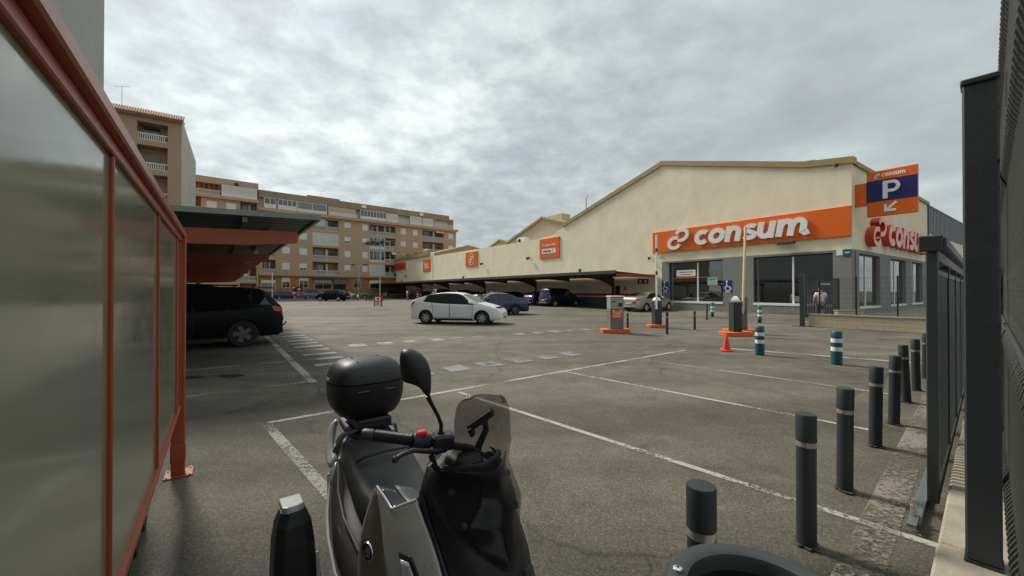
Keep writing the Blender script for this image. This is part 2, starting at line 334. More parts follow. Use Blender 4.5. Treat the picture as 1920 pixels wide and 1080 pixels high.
    def grid(s, P, m=0, flip=False):
        nu, nv = len(P), len(P[0]); vs = [p for row in P for p in row]; fs = []
        for i in range(nu - 1):
            for j in range(nv - 1):
                q = (i * nv + j, (i + 1) * nv + j, (i + 1) * nv + j + 1, i * nv + j + 1); fs.append(q[::-1] if flip else q)
        return s.add(vs, fs, m)
    def mirror_y(s):
        b = len(s.v); fs = list(s.f); ms = list(s.m); s.v += [(x, -y, z) for x, y, z in s.v]; s.f += [tuple(i + b for i in f)[::-1] for f in fs]; s.m += ms; return s
    def mesh(s, name, mats, smooth=None, weld=False):
        me = bpy.data.meshes.new(name); me.from_pydata(s.v, [], s.f)
        bm = bmesh.new(); bm.from_mesh(me)
        if weld: bmesh.ops.remove_doubles(bm, verts=bm.verts, dist=1e-5)
        bmesh.ops.recalc_face_normals(bm, faces=bm.faces); bm.to_mesh(me); bm.free()
        for m in (mats if isinstance(mats, (list, tuple)) else [mats]): me.materials.append(m)
        if not weld: me.polygons.foreach_set('material_index', s.m)
        if smooth is not None:
            me.polygons.foreach_set('use_smooth', [True] * len(me.polygons)); me.set_sharp_from_angle(angle=R(smooth))
        me.update(); return me
    def build(s, name, mats, parent=None, smooth=None, loc=(0, 0, 0), rot=(0, 0, 0), bevel=0.0, weld=False):
        return put(name, s.mesh(name, mats, smooth, weld), parent, loc, rot, bevel)
def put(name, me, parent=None, loc=(0, 0, 0), rot=(0, 0, 0), bevel=0.0):
    o = bpy.data.objects.new(name, me); col.objects.link(o); o.location = loc; o.rotation_euler = rot
    if parent is not None: o.parent = parent
    if bevel:
        b = o.modifiers.new('bevel', 'BEVEL'); b.width = bevel; b.segments = 2; b.limit_method = 'ANGLE'; b.angle_limit = R(40)
    return o
def tag(o, label=None, cat=None, group=None, kind=None):
    for k, v in (('label', label), ('category', cat), ('group', group), ('kind', kind)):
        if v: o[k] = v
    return o
def thing(name, label, cat, loc=(0, 0, 0), rz=0.0, group=None):
    o = bpy.data.objects.new(name, None); col.objects.link(o); o.location = loc; o.rotation_euler = (0, 0, rz); o.empty_display_size = 0.2
    return tag(o, label, cat, group)
KIDS = {}
def copy_tree(o, parent=None, label=None, loc=None, rz=None):
    c = o.copy(); col.objects.link(c)
    if parent is not None: c.parent = parent
    if label: c['label'] = label
    if loc is not None: c.location = loc
    if rz is not None: c.rotation_euler = (0, 0, rz)
    for ch in list(o.children): copy_tree(ch, c)
    return c
def bx(name, m, parent, x0, x1, y0, y1, z0, z1, c=0.0):
    b = MB(); (b.cbox(x0, x1, y0, y1, z0, z1, c) if c else b.box(x0, x1, y0, y1, z0, z1)); return b.build(name, m, parent)
def pchip(xs, ys):
    xs = np.array(xs, float); ys = np.array(ys, float); h = np.diff(xs); d = np.diff(ys) / h; m = np.zeros_like(ys)
    for i in range(1, len(xs) - 1):
        if d[i - 1] * d[i] > 0:
            w1 = 2 * h[i] + h[i - 1]; w2 = h[i] + 2 * h[i - 1]; m[i] = (w1 + w2) / (w1 / d[i - 1] + w2 / d[i])
    m[0] = d[0]; m[-1] = d[-1]
    def f(x):
        x = min(max(x, xs[0]), xs[-1]); i = min(int(np.searchsorted(xs, x, side='right')) - 1, len(h) - 1); t = (x - xs[i]) / h[i]
        return float((1 + 2 * t) * (1 - t) ** 2 * ys[i] + t * (1 - t) ** 2 * h[i] * m[i] + t * t * (3 - 2 * t) * ys[i + 1] + t * t * (t - 1) * h[i] * m[i + 1])
    return f
def text_mesh(txt, size, depth=0.0, bold=0.0, shear=0.0, spacing=1.0, f=None):
    """lettering as a solid mesh; f maps (x, y, z) of the lettering plane to the wanted plane. Returns MB and width"""
    cu = bpy.data.curves.new('lettering', 'FONT'); cu.body = txt; cu.size = size; cu.extrude = depth / 2; cu.offset = bold; cu.shear = shear; cu.space_character = spacing; cu.resolution_u = 4
    o = bpy.data.objects.new('lettering', cu); col.objects.link(o); bpy.context.view_layer.update()
    dg = bpy.context.evaluated_depsgraph_get(); me = bpy.data.meshes.new_from_object(o.evaluated_get(dg))
    vs = [tuple(v.co) for v in me.vertices]; fs = [tuple(p.vertices) for p in me.polygons]
    bpy.data.objects.remove(o); bpy.data.curves.remove(cu); bpy.data.meshes.remove(me)
    b = MB(); b.add(vs, fs); return b
def place(b, f):
    b.v = [tuple(f(*p)) for p in b.v]; return b
def bounds(b):
    a = np.array(b.v); return a.min(0), a.max(0)
def fit_text(txt, x0, x1, y0, y1, depth, bold=0.0, shear=0.0, spacing=1.0):
    """lettering stretched to fill x0..x1, y0..y1, back face at z=0"""
    b = text_mesh(txt, 1.0, 0.2, bold, shear, spacing); lo, hi = bounds(b); sc = (hi - lo)
    b.v = [(x0 + (x - lo[0]) / sc[0] * (x1 - x0), y0 + (y - lo[1]) / sc[1] * (y1 - y0), (z - lo[2]) / sc[2] * depth) for x, y, z in b.v]
    return b
def shear_pts(pts, k): return [(x + k * y, y) for x, y in pts]
def ribbon(pts, w, z0, z1):
    """thick band along a flat path, sides up from z0 to z1"""
    n = len(pts); P = [Vector((x, y)) for x, y in pts]; Lf = []; Rt = []
    for i in range(n):
        d = (P[min(i + 1, n - 1)] - P[max(i - 1, 0)]).normalized(); nn = Vector((-d.y, d.x)); ww = w[i] if isinstance(w, (list, tuple)) else w
        Lf.append(P[i] + nn * ww / 2); Rt.append(P[i] - nn * ww / 2)
    vs = [(p.x, p.y, z) for z in (z0, z1) for p in Lf + Rt]; fs = []; k = 2 * n
    for i in range(n - 1):
        fs += [(i, i + 1, n + i + 1, n + i)[::-1], (k + i, k + i + 1, k + n + i + 1, k + n + i), (i, i + 1, k + i + 1, k + i), (n + i, n + i + 1, k + n + i + 1, k + n + i)]
    fs += [(0, n, k + n, k), (n - 1, 2 * n - 1, k + 2 * n - 1, k + n - 1)]
    b = MB(); b.add(vs, fs); return b
def arc(cx, cy, rx, ry, a0, a1, n=20):
    return [(cx + rx * math.cos(R(a0 + (a1 - a0) * i / n)), cy + ry * math.sin(R(a0 + (a1 - a0) * i / n))) for i in range(n + 1)]
def logo(x0, x1, y0, y1, depth, k=0.14):
    """two interlocking open loops: lower-left c, upper-right mirrored c"""
    W, H = x1 - x0, y1 - y0; w = 0.155 * H
    res = []
    for (cx, cy, a0, a1, dz) in ((0.36, 0.33, 62, 338, 0.0), (0.62, 0.67, 242, 520, 0.012)):
        b = ribbon([(x0 + W * x, y0 + H * y) for x, y in shear_pts(arc(cx - k * 0.5, cy, 0.25, 0.245, a0, a1, 26), k)], w, 0, depth + dz * H); res.append(b)
    o = MB()
    for b in res: o.add(b.v, b.f)
    return o
# ---------------------------------------------------------------- ground and road markings
g = MB(); g.add([(-900, -700, 0), (900, -700, 0), (900, 1100, 0), (-900, 1100, 0)], [(0, 1, 2, 3)])
GROUND = tag(g.build('asphalt_ground', M_ASPH), kind='structure')
_mz = [0.004]
def mark(p, q, w, m, name='parking_line'):
    p = Vector((p[0], p[1], 0)); q = Vector((q[0], q[1], 0)); d = (q - p).normalized(); n = Vector((-d.y, d.x, 0)) * w / 2; _mz[0] += 0.00012
    z = Vector((0, 0, _mz[0])); b = MB(); b.add([p - n + z, q - n + z, q + n + z, p + n + z], [(0, 1, 2, 3)]); return b.build(name, m, GROUND)
def patch(c, a, da, b_, db, m, name):
    """parallelogram centred at c with sides a*da and b*db"""
    c = Vector((*c, 0)); A = Vector((*da, 0)) * a / 2; B = Vector((*db, 0)) * b_ / 2; _mz[0] += 0.00012; z = Vector((0, 0, _mz[0]))
    k = MB(); k.add([c - A - B + z, c + A - B + z, c + A + B + z, c - A + B + z], [(0, 1, 2, 3)]); return k.build(name, m, GROUND)
U = (-0.5687, 0.8226); V = (0.8226, 0.5687); UC = (-0.591, 0.807); VC = (0.807, 0.591)
# near bays: front line, end line and three dividers
mark((-2.86, 4.66), (4.5, 10.35), 0.085, P_WHITE)
mark((-2.83, 4.60), (-0.9, 2.5), 0.10, P_LIGHT)
mark((-0.82, 6.08), (2.72, 2.27), 0.07, P_WHITE)
mark((1.02, 7.60), (4.05, 4.35), 0.07, P_WHITE)
mark((2.81, 9.09), (5.75, 5.85), 0.08, P_LIGHT)
mark((4.5, 10.3), (8.2, 7.4), 0.07, P_FAINT)
mark((1.35, 1.72), (6.6, 6.2), 0.19, paint('rubbed_road_paint', (0.25, 0.225, 0.185), 0.50))
# bays under the left carport
mark((-3.36, 6.72), (-14.5, 21.9), 0.13, P_WHITE)
for k in range(6):
    x, y = -3.40 + UC[0] * 2.45 * k, 6.80 + UC[1] * 2.45 * k
    mark((x - 0.10 * VC[0], y - 0.1 * VC[1]), (x - 5.0 * VC[0], y - 5.0 * VC[1]), 0.09, P_LIGHT)
# ladder of short bars beside the carport
for k in range(17):
    x, y = -3.10 + UC[0] * 0.80 * k, 6.98 + UC[1] * 0.80 * k
    ln = 0.72 if k else 0.4
    patch((x + 0.30 * VC[0] + 0.05 * k * 0.2, y + 0.30 * VC[1]), ln, VC, 0.26, UC, P_WHITE if k < 11 else P_LIGHT, 'crossing_bar')
# two rows of blocks marking the walkway
for k in range(12): patch((-4.37 + 0.665 * k, 11.25 + 0.415 * k), 0.44, V, 0.56, U, P_GREY if k > 3 else P_LIGHT, 'crossing_block')
for k in range(6): patch((-1.75 + 0.635 * k, 7.45 + 0.455 * k), 0.46, V, 0.56, U, P_GREY, 'crossing_block')
# faint bays in the middle of the lot and by the shop
for (p, q) in (((-4.6, 20.2), (-6.3, 22.6)), ((-3.3, 22.3), (-5.0, 24.7)), ((0.55, 18.6), (0.25, 19.9)), ((1.0, 18.3), (6.0, 21.4)), ((2.5, 22.6), (3.6, 20.8)), ((-12, 27), (-3, 33)), ((-16, 30), (-18, 33)), ((-20, 26), (-4, 37)), ((4.0, 25.5), (8.5, 28.6)), ((7.4, 22.6), (9.0, 20.4)), ((-9.5, 21), (-12, 24.4)), ((-7.5, 29), (-9.6, 32))):
    mark(p, q, 0.09, P_FAINT)
for k in range(6): mark((3.2 - 1.54 * k, 35.2 + 2.22 * k), (0.6 - 1.54 * k, 33.4 + 2.22 * k), 0.09, P_FAINT)
for k in range(9):                                          # hatched strip before the shop windows
    o_ = 1.3 + 0.62 * k; t0, t1 = (1.2, 9.4 - 0.35 * k)
    p = (19.95 + U[0] * t0 - V[0] * o_, 23.3 + U[1] * t0 - V[1] * o_); q = (19.95 + U[0] * t1 - V[0] * o_, 23.3 + U[1] * t1 - V[1] * o_)
    mark(p, q, 0.14, P_WHITE, 'hatch_line')
mark((5.6, 10.7), (11.8, 6.0), 0.22, P_LIGHT, 'road_line'); mark((2.5, 14.2), (13.4, 15.9), 0.2, P_FAINT, 'road_line'); mark((3.5, 17.2), (11, 17.4), 0.12, P_FAINT, 'road_line')
# paler worn apron at the gate and dark repair patches
#patch((3.6, 12.2), 2.6, V, 1.5, U, mat('repaired_asphalt', (0.085, 0.080, 0.074), 0.9, var=0.3, scale=20, bump=0.6, bscale=150), 'asphalt_repair')
#patch((6.0, 9.6), 1.6, V, 0.9, U, MATS['repaired_asphalt'], 'asphalt_repair')
OIL = mat('oil_stain', (0.030, 0.028, 0.026), 0.55, var=0.4, scale=8)
def blot(cx, cy, rx, ry, seed):
    rr = random.Random(seed); b = MB(); _mz[0] += 0.00012
    pts = [(cx + rx * (0.75 + 0.4 * rr.random()) * math.cos(a), cy + ry * (0.75 + 0.4 * rr.random()) * math.sin(a), _mz[0]) for a in [2 * math.pi * k / 18 for k in range(18)]]
    b.add(pts, [tuple(range(18))]); b.build('oil_stain', OIL, GROUND)
for i, q in enumerate(((-5.1, 7.25, .22, .12), (-5.7, 7.1, .2, .1), (.64, 2.02, .028, .02), (.68, 2.08, .022, .016), (.60, 2.08, .018, .016), (.57, 1.99, .014, .01), (.72, 2.02, .014, .014), (3.0, 7.9, .04, .03))): blot(*q, i)
# small stones and dead leaves on the asphalt
lv = MB(); rr = random.Random(3)
for k in range(420):
    x, y = rr.uniform(-3.5, 6), rr.uniform(1.2, 11); s_ = rr.uniform(.003, .008); z = 0.012 if y < 7 else .02
    lv.add([(x - s_, y, z), (x, y - s_, z), (x + s_, y, z), (x, y + s_, z), (x, y, z + s_)], [(0, 1, 4), (1, 2, 4), (2, 3, 4), (3, 0, 4)])
for k in range(160):
    y = rr.uniform(1.3, 7.5); x = 1.2 * y - 0.34 - abs(rr.gauss(0, .12)); s_ = rr.uniform(.005, .015); a = rr.uniform(0, 6)
    lv.add([(x + s_ * math.cos(a), y + s_ * math.sin(a), .012), (x - s_ * .4 * math.sin(a), y + s_ * .4 * math.cos(a), .022), (x - s_ * math.cos(a), y - s_ * math.sin(a), .012), (x + s_ * .4 * math.sin(a), y - s_ * .4 * math.cos(a), .018)], [(0, 1, 2, 3)])
tag(lv.build('gravel', mat('grit', (0.16, 0.13, 0.10), 0.9, var=0.4, scale=60)), kind='stuff')

# ---------------------------------------------------------------- supermarket
CO = Vector((19.95, 23.3, 0)); RZC = math.atan2(U[1], U[0])
def cw(t, y, z=0.0): return (CO.x + U[0] * t - V[0] * y, CO.y + U[1] * t - V[1] * y, z)
def ft(u, v, w): return (-u, w, v)                       # lettering plane -> front wall (reads from the car park)
shop = thing('supermarket_building', 'long cream supermarket hall with gabled front and grey shop windows', 'building', CO, RZC)
xz = lambda u, v, w: (u, w, v)
b = MB(); b.prism([(0, 4.0), (24.9, 4.0), (24.9, 8.65), (12.6, 12.2), (2.2, 9.35), (0, 9.05)][::1], -0.3, 0.0, xz); b.box(12.65, 24.9, -0.3, 0, 0, 4.0)
b.build('gable_wall', CREAM, shop)
# grey plinth with window openings
b = MB()
for x0, x1, z0, z1 in ((0.0, 12.65, 0, 0.55), (0, 0.9, .55, 3.86), (5.4, 7.5, .55, 3.86), (12.0, 12.65, .55, 3.86), (0, 12.65, 3.86, 3.998)): b.box(x0, x1, -0.5, 0.06, z0, z1)
b.build('plinth', GREYR, shop)
def shop_window(x0, x1, z0, z1, mull, name='shop_window'):
    w = bx(name, GRAPH, shop, x0, x1, -0.16, -0.10, z1 - .09, z1)
    bx('frame', GRAPH, w, x0, x0 + .07, -.16, -.10, z0, z1 - .09); bx('frame', GRAPH, w, x1 - .07, x1, -.16, -.10, z0, z1 - .09)
    bx('sill', WHITEP, w, x0, x1, -.2, .09, z0 - .02, z0 + .14); bx('pane', SHOPG, w, x0 + .07, x1 - .07, -.135, -.125, z0 + .14, z1 - .09)
    bx('mullion', WHITEP, w, mull - .05, mull + .05, -.15, -.09, z0 + .14, z1 - .09); bx('jamb', GREYM, w, x1 - .32, x1 - .2, -.12, -.085, z0 + .14, z1 - .09)
    return w
w1 = shop_window(0.9, 5.4, .58, 3.86, 3.04); w2 = shop_window(7.5, 12.0, .58, 3.86, 9.55)
# posters hung inside the left window (printed sheets on the glass)
POST = mat('orange_poster', lin((190, 86, 44)), 0.5, var=0.1)
bx('poster', POST, w2, 9.75, 11.4, -.118, -.112, 2.55, 2.72); bx('poster', WHITEP, w2, 9.75, 11.4, -.118, -.112, 2.72, 3.22)
for k, (a, c_) in enumerate(((9.95, 11.15), (10.15, 11.0))): bx('poster_print', BLACKP, w2, a, c_, -.111, -.108, 3.02 - .2 * k, 3.07 - .2 * k)
bx('poster', mat('pale_green_sheet', lin((150, 178, 160)), .6, var=.05), w2, 8.0, 8.78, -.118, -.112, 1.98, 2.55)
bx('poster_print', GREEN, w2, 8.2, 8.7, -.111, -.108, 2.38, 2.46)
bx('shelf', mat('shelf_strip', lin((120, 118, 112)), .6), w2, 7.6, 11.9, -.122, -.116, 2.56, 2.62)
# side wall and its three windows
b = MB(); b.box(0, .3, -19.6, -.3, 4.0, 8.98); b.box(0, .3, -42, -19.6, 4.0, 6.6); b.box(.02, .3, -42, -19.6, 0, 4.0); b.build('side_wall', CREAM, shop)
b = MB()
for y0, y1 in ((-1.05, -.5), (-7.77, -5.27), (-13.7, -11.9), (-19.6, -17.2)): b.box(-.06, .4, y0, y1, 0, 3.998)
for y0, y1 in ((-5.27, -1.05), (-11.9, -7.77), (-17.2, -13.7)): b.box(-.06, .4, y0, y1, 0, .45); b.box(-.06, .4, y0, y1, 3.8, 3.998)
b.build('side_plinth', GREYR, shop)
for y0, y1 in ((-5.27, -1.05), (-11.9, -7.77), (-17.2, -13.7)):
    w = bx('shop_window', GRAPH, shop, .12, .18, y0, y1, 3.7, 3.8); bx('pane', SHOPG, w, .14, .16, y0, y1, .57, 3.7); bx('sill', WHITEP, w, -.09, .2, y0, y1, .45, .57)
    bx('mullion', WHITEP, w, .1, .2, (y0 + y1) / 2 + .2, (y0 + y1) / 2 + .34, .57, 3.7); bx('jamb', WHITEP, w, .1, .2, y1 - .12, y1, .57, 3.7)
b = MB()
for k in range(75): b.box(-.06 if k % 2 else -.02, .28, -19.62 - .3 * (k + 1), -19.62 - .3 * k, 6.6, 8.85)
tag(b.build('cladding_ribs', GREYM, shop), kind='stuff')
b = MB(); b.box(-.08, -.0, -42, -19.5, 8.85, 9.0); b.box(-.08, -.0, -19.62, -19.5, 4.0, 8.85); b.build('cladding_trim', GRAPH, shop)
# copings following the gable
b = MB()
for (x0, z0), (x1, z1) in (((-.12, 9.05), (2.3, 9.38)), ((2.3, 9.38), (12.6, 12.2)), ((12.6, 12.2), (25.1, 8.6))):
    b.prism([(x0, z0 - .02), (x1, z1 - .02), (x1, z1 + .36), (x0, z0 + .36)], -.5, .14, xz)
b.box(-.14, .5, -19.6, -.5, 8.98, 9.22); b.build('coping', COPING, shop)
b = MB(); b.prism([(0.3, 8.9), (12.6, 11.9), (24.9, 8.4), (24.9, 8.0), (.3, 8.0)], -42, -.35, xz); b.build('roof', TALLW, shop)
# the two halls set back behind the parapet
for x0, x1, pk, s0 in ((25.2, 49.3, 37.3, 7.1), (49.7, 74.0, 62.0, 15.7)):
    b = MB(); b.prism([(x0, 0), (x1, 0), (x1, 8.4), (pk, 12.05), (x0, 8.4)], -45, -s0, xz); h = b.build('rear_hall_wall', PINKC, shop)
    b = MB()
    for (a, za), (c_, zc_) in (((x0 - .2, 8.42), (pk, 12.07)), ((pk, 12.07), (x1 + .2, 8.42))): b.prism([(a, za), (c_, zc_), (c_, zc_ + .3), (a, za + .3)], -45.2, -s0 + .35, xz)
    b.build('rear_roof', COPING, shop)
b = MB(); b.prism([(24.9, 0), (62, 0), (62, 7.95), (29.5, 7.72), (27, 7.9), (24.9, 8.6)], -.3, -.004, xz); b.build('parapet_wall', CREAM, shop)
b = MB(); b.box(24.9, 62, -16, -.3, 6.8, 7.2); b.build('flat_roof', TALLW, shop)
b = MB(); b.box(62, 90.6, -.3, 0, 0, 8.25); b.box(60.8, 62, -.3, .05, 0, 8.7); b.box(90.3, 90.6, -30, -.3, 0, 8.2); b.build('far_wall', CREAM, shop)
b = MB(); b.prism([(62.1, 8.2), (91, 8.2), (91, 8.55), (62.1, 8.75)], -.6, .3, xz); b.prism([(-.6, 8.3), (-.6, 8.62), (-8, 10.6), (-22, 8.3)], 62.1, 90.9, lambda u, v, w: (w, u, v)); b.build('far_roof', COPING, shop)
for t_ in (66, 71, 76, 81): bx('roof_vent', COPING, shop, t_, t_ + 2.4, -2.6, -1.2, 8.9, 9.75, .1)
# colour bands on the wall below the canopy
bx('red_band', REDS, shop, 13.0, 74, 0.003, .03, 1.05, 1.28); bx('grey_dado', mat('blue_grey_dado', lin((96, 108, 116)), .7), shop, 13.0, 74, 0.003, .02, 0, .9)
# entrance glazing at the far end
en = bx('entrance', GRAPH, shop, 75, 90.2, 0.004, .10, 2.95, 3.15)
for k in range(12): bx('pane', SHOPG, en, 75.1 + 1.25 * k, 76.2 + 1.25 * k, .01, .05, .1, 2.95); bx('mullion', STEEL, en, 76.2 + 1.25 * k, 76.32 + 1.25 * k, .01, .10, 0, 2.95)
b = MB()
for k in range(9): b.tube([(4.3 - .42 * k, .10, .16), (4.25 - .42 * k, .2, .42), (4.12 - .42 * k, .2, .42), (4.08 - .42 * k, .10, .16)], .012, 5)
tag(b.build('bicycle_rack', STEEL, None, loc=CO, rot=(0, 0, RZC)), 'low steel rack of small hoops under the right shop window', 'bicycle rack')

# ---------------------------------------------------------------- lettering
def glyph(ch, z):
    """one letter of the heavy slanted shop name: x-height 1; returns MB and advance"""
    o = MB(); w = 0.30; n_ = [0]
    def r(pts, ww=w):
        b = ribbon(shear_pts(pts, .16), ww, 0.0 - .004 * n_[0], z + .004 * n_[0]); n_[0] += 1; o.add(b.v, b.f)
    if ch == 'c': r(arc(.50, .5, .35, .36, 48, 318, 26)); return o, .90
    if ch == 'o': r(arc(.50, .5, .35, .36, 0, 360, 32)); return o, 1.02
    if ch == 'n': r([(.17, 0), (.17, 1)]); r([(.17, .45)] + arc(.47, .53, .28, .33, 165, 0, 14) + [(.75, 0)]); return o, .98
    if ch == 's': r(arc(.42, .70, .26, .17, 35, 200, 12) + arc(.40, .30, .27, .17, 55, -160, 14), .27); return o, .76
    if ch == 'u': r([(.17, 1), (.17, .47)] + arc(.45, .46, .28, .33, 180, 350, 14) + [(.74, .6)]); r([(.75, 1), (.75, 0)]); return o, .98
    if ch == 'm':
        r([(.17, 0), (.17, 1)]); r([(.17, .45)] + arc(.45, .55, .26, .31, 165, 0, 12) + [(.71, 0)]); r([(.71, .45)] + arc(.99, .55, .26, .31, 165, 0, 12) + [(1.25, .16), (1.33, .10), (1.52, .17)]); return o, 1.55
def word(parent, x0, x1, y0, y1, depth, mats, f, name='letter'):
    gl = [glyph(c, depth / (y1 - y0)) for c in 'consum']; W = sum(a for _, a in gl) + .12; sx = (x1 - x0) / W; sy = y1 - y0; x = 0
    for g_, a in gl:
        b = MB(); b.v = [f(x0 + (x + px) * sx, y0 + py * sy, pz * sy) for px, py, pz in g_.v]; b.f = g_.f; b.m = g_.m; x += a
        o = b.build(name, mats, parent)
        if len(mats) > 1: face_split(o, f)
def face_split(o, f):
    n = (Vector(f(0, 0, 1)) - Vector(f(0, 0, 0))).normalized()
    for p in o.data.polygons: p.material_index = 0 if p.normal.dot(n) > .7 else 1
def emblem(parent, x0, x1, y0, y1, depth, mats, f, name='emblem'):
    b = logo(x0, x1, y0, y1, depth); place(b, f); o = b.build(name, mats, parent)
    if len(mats) > 1: face_split(o, f)
def put_text(parent, txt, x0, x1, y0, y1, depth, m, f, name='lettering', bold=0.0, shear=0.0):
    b = fit_text(txt, x0, x1, y0, y1, depth, bold, shear); place(b, f); return b.build(name, m, parent)
def at_f(dy): return lambda u, v, w: (-u, w + dy, v)
# big shop sign on the gable front
s = thing('shop_sign', 'long orange shop sign with raised white letters across the gable front', 'sign', cw(6.75, 0.0, 5.66), RZC)
bx('panel', ORANGE, s, -6.75, 6.75, 0.004, .16, -.89, .89, .02)
emblem(s, -5.25, -3.25, -.78, .92, .14, [WHITEL], at_f(.164)); word(s, -2.95, 4.85, -.56, .56, .13, [WHITEL], at_f(.164))
# red letters on the side wall
fs_ = lambda u, v, w: (-w - .05, -u, v)
s = thing('side_letters', 'large pale red raised shop name letters on the side wall below the parking sign', 'sign', cw(0, 0, 5.25), RZC)
bl = lambda u, v, w: (-w - .004, -u, v)
emblem(s, 2.3, 5.2, -.95, 1.0, .42, [PINKL, REDL], bl); word(s, 5.6, 17.2, -.70, .75, .42, [PINKL, REDL], bl)
# red letters at the far end of the long wall
s = thing('far_letters', 'small looking red shop name letters at the far end of the long wall', 'sign', cw(82, 0, 6.95), RZC)
emblem(s, -7.6, -4.0, -1.05, 1.1, .5, [REDL], at_f(.004)); word(s, -3.6, 7.2, -.75, .75, .5, [REDL], at_f(.004))
# P sign on its bracket
s = thing('parking_sign', 'orange and navy parking sign with white P projecting from the building corner', 'sign', cw(-1.6, -.67, 7.12), RZC)
bx('bracket', ORANGE, s, 1.07, 1.60, -.12, .12, -.62, .72, .01); bx('panel', ORANGE, s, -1.06, 1.06, -.11, .11, -1.3, 1.3, .015); bx('navy_field', NAVY, s, -1.06, 1.06, .111, .122, -.46, .76)
b = MB()
b.add(*(lambda r_: (r_.v, r_.f))(ribbon([(-.25, -.34), (-.25, .66)], .21, 0, .02)))
b.add(*(lambda r_: (r_.v, r_.f))(ribbon([(-.26, .575), (.05, .575)] + arc(.05, .33, .24, .245, 90, -90, 14) + [(-.26, .085)], .17, 0, .024)))
place(b, at_f(.123)).build('letter', WHITEL, s)
b = MB()
for i_, pts in enumerate(([(.22, -.58), (-.20, -.98)], [(-.24, -.66), (-.24, -1.06)], [(-.30, -1.02), (.20, -1.02)])):
    r_ = ribbon(pts, .125, 0, .02 + .003 * i_); b.add(r_.v, r_.f)
place(b, at_f(.111)).build('arrow', WHITEL, s)
emblem(s, -.72, -.48, .88, 1.16, .015, [WHITEL], at_f(.111)); word(s, -.42, .62, .92, 1.10, .015, [WHITEL], at_f(.111))
# square signs on the long wall
def sq_sign(label, t0, t1, z0, z1):
    s = thing('wall_sign', label, 'sign', cw((t0 + t1) / 2, 0, (z0 + z1) / 2), RZC); w, h = (t1 - t0) / 2, (z1 - z0) / 2
    bx('panel', ORANGE, s, -w, w, .004, .12, -h, h, .02); return s
s = sq_sign('orange sign with white lettering above a white strip, nearest the gable', 25.65, 29.16, 5.3, 7.64)
put_text(s, 'Tu compra online', -1.25, 1.15, .14, .52, .02, WHITEL, at_f(.121), bold=.012); bx('strip', WHITEL, s, -1.15, 1.25, .121, .135, -.62, -.08)
put_text(s, 'consum.es', -1.05, .35, -.48, -.24, .012, BLACKP, at_f(.136), bold=.01); b = ribbon(arc(.75, -.33, .12, .17, 60, 300, 12), .04, 0, .012); place(b, at_f(.136)).build('icon', BLACKP, s)
s = sq_sign('orange square sign with a white ring round the shop emblem', 44.08, 47.79, 5.28, 7.54)
b = ribbon(arc(0, 0, .80, .86, 0, 360, 40), .07, 0, .02); place(b, at_f(.121)).build('ring', WHITEL, s); emblem(s, -.55, .55, -.52, .52, .02, [WHITEL], at_f(.121))
s = sq_sign('orange sign with short white text lines, farthest of the three square signs', 61.63, 65.23, 5.22, 7.5)
for k, (a, c_) in enumerate(((-1.1, -.75), (-1.1, .55), (-1.1, .75), (-1.1, 1.2))): bx('text_line', WHITEL, s, -c_, -a, .121, .135, .50 - .34 * k, .66 - .34 * k)
s = thing('letter_sign', 'black sign with a large white R beside a red strip under the far red letters', 'sign', cw(88.7, 0, 4.95), RZC)
bx('panel', BLACKP, s, -.6, 1.7, .004, .4, -1.05, 1.05); put_text(s, 'R', -1.4, .2, -.75, .75, .03, WHITEL, at_f(.401), bold=.03); bx('red_strip', REDS, s, -1.7, -.6, .004, .38, -1.05, 1.05)
# small signs and fittings on the wall
def access_sign(t, z, label):
    s = thing('access_sign', label, 'sign', cw(t, .062, z), RZC); bx('plate', BLUE, s, -.31, .31, 0, .015, -.45, .45)
    b = MB()
    for r_ in (ribbon(arc(.02, -.12, .19, .19, 110, 400, 16), .055, 0, .008), ribbon([(-.06, .28), (-.05, -.02), (.16, -.02), (.24, -.26)], .07, 0, .01), ribbon(arc(-.06, .37, .04, .04, 0, 360, 10), .07, 0, .009)): b.add(r_.v, r_.f)
    place(b, at_f(.016)).build('pictogram', WHITEL, s); bx('text_line', WHITEL, s, -.2, .2, .016, .02, -.44, -.38)
access_sign(12.33, 1.87, 'blue disabled parking sign on the grey edge left of the shop windows'); access_sign(7.16, 1.86, 'blue disabled parking sign on the grey pillar between the shop windows')
s = thing('street_plaque', 'pair of small white and teal plaques on the building corner', 'plaque', cw(.36, .062, 3.8), RZC); bx('plate', WHITEP, s, .06, .36, 0, .02, -.14, .22); bx('plate', mat('teal_plate', lin((22, 88, 112)), .4), s, -.34, .03, 0, .02, -.24, .2); bx('text_line', WHITEP, s, -.28, -.04, .021, .024, -.02, .04)
def floodlight(t, z, label, y=.0, sc=1.0):
    s = thing('floodlight', label, 'floodlight', cw(t, y + .004, z), RZC, 'floodlights on the long wall'); b = MB(); b.beam((0, 0, 0), (0, .3 * sc, .05), .07, .07); b.build('arm', GRAPH, s)
    b = MB(); b.prism([(-.2, -.16), (.2, -.16), (.24, .14), (-.24, .14)], 0, .22, lambda u, v, w: (u * sc, (.28 + w * .8 + v * .3) * sc, (v - w * .5) * sc)); b.build('lamp_head', GRAPH, s); return s
floodlight(31.15, 5.6, 'dark floodlight on the long wall just left of the nearest square orange sign'); floodlight(42.5, 5.55, 'dark floodlight on the long wall right of the ringed emblem sign')
floodlight(81.2, 5.2, 'small floodlight on the far wall beside the R sign'); floodlight(74.3, 4.7, 'small floodlight low on the far wall right of the red letters')
s = thing('sign_light', 'dark bar light under the big orange sign', 'floodlight', cw(3.29, .004, 4.66), RZC); bx('arm', GRAPH, s, -.05, .05, 0, .3, -.05, .03); bx('lamp_head', GRAPH, s, -.5, .5, .2, .45, -.1, .08, .02)
